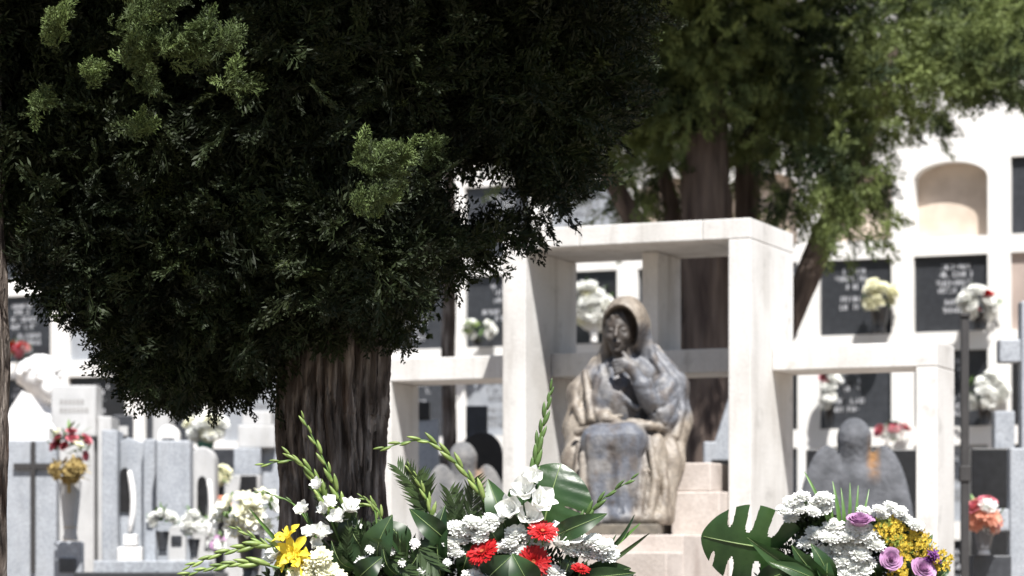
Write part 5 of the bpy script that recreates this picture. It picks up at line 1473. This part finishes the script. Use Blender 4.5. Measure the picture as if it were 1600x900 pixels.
for (x, y, r) in ((1452, 866, 12), (1458, 876, 10), (1446, 876, 9)):
    B_.head("purple_flower", MUM_S, M_PURP, x, y, r, -0.06, (0.4, -0.5, 0.6))
for (x, y) in ((1300, 815), (1318, 862), (1290, 895), (1270, 868), (1308, 890), (1360, 880), (1335, 845)):
    B_.head("small_white_flower", MUM_S, M_WHITE, x, y, R_.uniform(6, 9), -0.05, (R_.uniform(-.4, .4), -0.8, 0.5))

# ---------------------------------------------------------------- flowers on the graves and in the niches behind
def vase_bouquet(label, px, py, Zd, rx, ry, blooms, leaf_n=60, vase=None, base_py=None, on_wall=False, green=M_STEM, n=14, size=0.05, name="vase_of_flowers", seed=0, dd=0.07):
    """blooms: list of (mesh, material, share)"""
    r = random.Random(seed + int(px))
    base_z = CAMZ + (900 - base_py) * Zd / F
    p = W(px, 900, Zd); p.z = base_z
    o = thing(name, label, "flowers", p, TH)
    k = Zd / F
    zc = (base_py - py) * k
    for i in range(n):
        u = r.random(); acc = 0
        for me, m, sh in blooms:
            acc += sh
            if u <= acc: break
        a = r.uniform(0, 6.28); q = math.sqrt(r.random())
        x = q * math.cos(a) * rx * k; z = zc + q * math.sin(a) * ry * k
        y = -dd * math.sqrt(max(0, 1 - q * q)) + r.uniform(-.02, .02)
        ob = obj("bloom", variant(me, m), None, o, (x, y, z)); ob.rotation_mode = 'QUATERNION'
        ob.rotation_quaternion = facing(math.cos(a) * q, -0.6, 0.5 + math.sin(a) * q); s_ = size * r.uniform(0.8, 1.2); ob.scale = (s_, s_, s_)
    mb = MB()
    for i in range(leaf_n):
        a = r.uniform(0, 6.28); q = math.sqrt(r.random())
        c = Vector((q * math.cos(a) * rx * k, r.uniform(-dd, dd) * 0.8, zc + q * math.sin(a) * ry * k - 0.01))
        vv, f_ = petal_grid(r.uniform(0.05, 0.10), 0.025, 4, 3, cup=0.2)
        R3 = rotm(r.uniform(0, 6.28), r.uniform(-0.6, 1.2))
        mb.add(vv @ R3.T + np.array(c), f_)
    mb.build("leaves", green, o)
    if vase:
        rw, m_, top = vase
        h = (base_py - top) * k; w_ = rw * k
        MB().lathe([(w_ * 0.62, 0), (w_ * 0.66, h * 0.04), (w_ * 0.55, h * 0.12), (w_ * 0.75, h * 0.5), (w_ * 0.98, h * 0.95), (w_, h), (w_ * 0.86, h * 0.995), (w_ * 0.6, h * 0.2)], 18).build("vase", m_, o, True)
    else:
        h = zc
        MB().tube([(0, 0, 0), (0, -0.01, zc * 0.6), (0, -0.02, zc)], [0.012, 0.012, 0.01], 6).build("stem_bundle", green, o, True)
    return o
M_GREENV = mat("green_vase", (0.03, 0.16, 0.11), None, 0.4, 10)
M_DRY = mat("dry_grass", (0.36, 0.27, 0.10), (0.24, 0.17, 0.06), 0.9, 20)
def Zw(px): return depth_at_y(px, YW)
vase_bouquet("dark red and pink flowers in a grey urn beside the cross headstone", 110, 695, 18.9, 28, 32, [(ROSES[0], M_BURG, .3), (ROSES[1], M_PINK_P, .35), (MUM_S, M_CREAM, .35)], 50, (18, M_GRAN_L, 750), 845, n=11, size=0.038, green=M_STEM)
o = vase_bouquet("dry golden grass bunch below the pink flowers", 108, 735, 18.7, 24, 14, [(MUM_S, M_DRY, 1.0)], 120, None, 770, n=10, size=0.05, green=M_DRY, name="dry_grass_bunch")
vase_bouquet("round creamy white bouquet in a green vase behind the round-topped headstone", 321, 668, 22.0, 27, 17, [(MUMS[0], M_WHITE, .7), (ROSES[0], M_PEACH, .08), (MUMS[1], M_CREAM, .22)], 20, (14, M_GREENV, 690), 722, n=22, size=0.07)
vase_bouquet("cream and white lilies with green buds just left of the thick trunk", 392, 805, 15.2, 44, 26, [(LILY_W, M_CREAM, .5), (LILY_W, M_WHITE, .5)], 90, (22, M_GRAN_D, 835), 905, n=26, size=0.075, dd=0.12)
vase_bouquet("white flowers with green leaves on the tomb step, left one", 254, 812, 18.55, 18, 12, [(MUMS[0], M_WHITE, 1.0)], 40, (11, M_GRAN_D, 830), 868, n=9, size=0.045)
vase_bouquet("white flowers with green leaves on the tomb step, right one", 303, 818, 18.5, 15, 16, [(MUMS[1], M_WHITE, 1.0)], 45, (10, M_GRAN_D, 842), 872, n=8, size=0.045)
vase_bouquet("small cream flower beside the round-topped headstone", 344, 742, 20.2, 9, 12, [(MUMS[2], M_CREAM, 1.0)], 12, (6, M_GRAN_D, 752), 800, n=5, size=0.05)
vase_bouquet("tiny lilac flowers low in front of the light stepped headstone", 342, 848, 18.3, 12, 12, [(ROSES[0], M_LILAC, .7), (MUM_S, M_WHITE, .3)], 15, (8, M_GRAN_B, 858), 893, n=7, size=0.04)
vase_bouquet("pale pink flowers beside the lower block near the trunk", 346, 790, 20.0, 10, 14, [(ROSES[1], M_PEACH, .5), (MUM_S, M_WHITE, .5)], 12, (6, M_GRAN_D, 800), 850, n=6, size=0.05)
vase_bouquet("peach flowers in a dark vase at the lower right edge", 1537, 802, 17.7, 24, 22, [(MUMS[0], M_PEACH, .6), (ROSES[0], M_PINK_P, .15), (MUMS[2], M_WHITE, .25)], 40, (17, mat("smoky_vase", (0.12, 0.12, 0.13), None, 0.2, 10), 822), 868, n=14, size=0.065)
# in the niches: they stand on the sill of their niche
def sill_py(px, row):                     # row 0 = plates right of the monument
    zs_ = zr2 + RP * row
    Zd = Zw(px) - 0.16
    return 900 - (zs_ - CAMZ) * F / Zd
def niche_flowers(label, px, py, row, rx, ry, blooms, n=12, size=0.07, vase=(11, M_GRAN_B), **kw):
    Zd = Zw(px) - 0.16
    bp = sill_py(px, row)
    sh = MB().box(-0.12, 0.12, -0.14, 0.14, -0.03, 0.0)
    ob = vase_bouquet(label, px, py, Zd, rx, ry, blooms, 40, (vase[0], vase[1], min(bp - 8, py + ry * 0.7)), bp, n=n, size=size, **kw)
    return ob
niche_flowers("creamy yellow bouquet in a black vase on the dark plate right of the monument", 1374, 462, 0, 24, 24, [(MUMS[0], M_CREAM, 1.0)], 14, 0.07, (16, M_GRAN_B))
niche_flowers("white flowers with one red bloom on the wall above the iron post", 1532, 470, 0, 30, 24, [(MUMS[0], M_WHITE, .85), (ROSES[0], M_RED, .15)], 18, 0.07, (17, M_GRAN_B))
niche_flowers("white bouquet in the niche below the red and white one", 1540, 610, -1, 30, 28, [(MUMS[1], M_WHITE, 1.0)], 18, 0.075, (15, M_GRAN_B))
niche_flowers("white and pink bouquet in the niche behind the head of the statue", 928, 472, 0, 30, 34, [(MUMS[0], M_WHITE, .9), (ROSES[1], M_CREAM, .1)], 20, 0.085, (9, M_MARB_W))
niche_flowers("white and pale pink hanging flowers below the right shelf", 1296, 605, -1, 12, 34, [(MUMS[1], M_WHITE, .75), (ROSES[1], M_PINK_P, .25)], 14, 0.06, (9, M_GRAN_B))
niche_flowers("low white and green flowers behind the shoulder of the grey angel", 1396, 672, -1, 24, 8, [(MUMS[2], M_WHITE, .7), (ROSES[1], M_PINK_P, .3)], 10, 0.06, (9, M_GRAN_B))
niche_flowers("white and green spray on the dark plate left of the tall left pillar", 745, 515, 0, 26, 16, [(MUMS[3], M_WHITE, .6), (MUM_S, M_BUD, .4)], 12, 0.06, (9, M_GRAN_B))
niche_flowers("small red and pink flowers on the wall at the left edge", 30, 545, 0, 20, 12, [(ROSES[0], M_RED, .4), (ROSES[1], M_PINK_P, .3), (MUM_S, M_WHITE, .3)], 9, 0.06, (9, M_GRAN_B))

# ---------------------------------------------------------------- groups of look-alikes
for o in list(scene.objects):
    if o.parent or "category" not in o: continue
    n = o.name.split(".")[0]
    g_ = {"headstone": "headstones around the monument", "grave_marker": "small grave markers on the left", "cypress_tree": "cypress trees of the cemetery",
          "tomb": "granite tombs", "stone_angel": "stone angels beside the monument", "stone_cross": "stone crosses at the right edge",
          "flower_arrangement": "big flower arrangements in front", "vase_of_flowers": "vases of flowers on graves and niches"}.get(n)
    if g_: o["group"] = g_
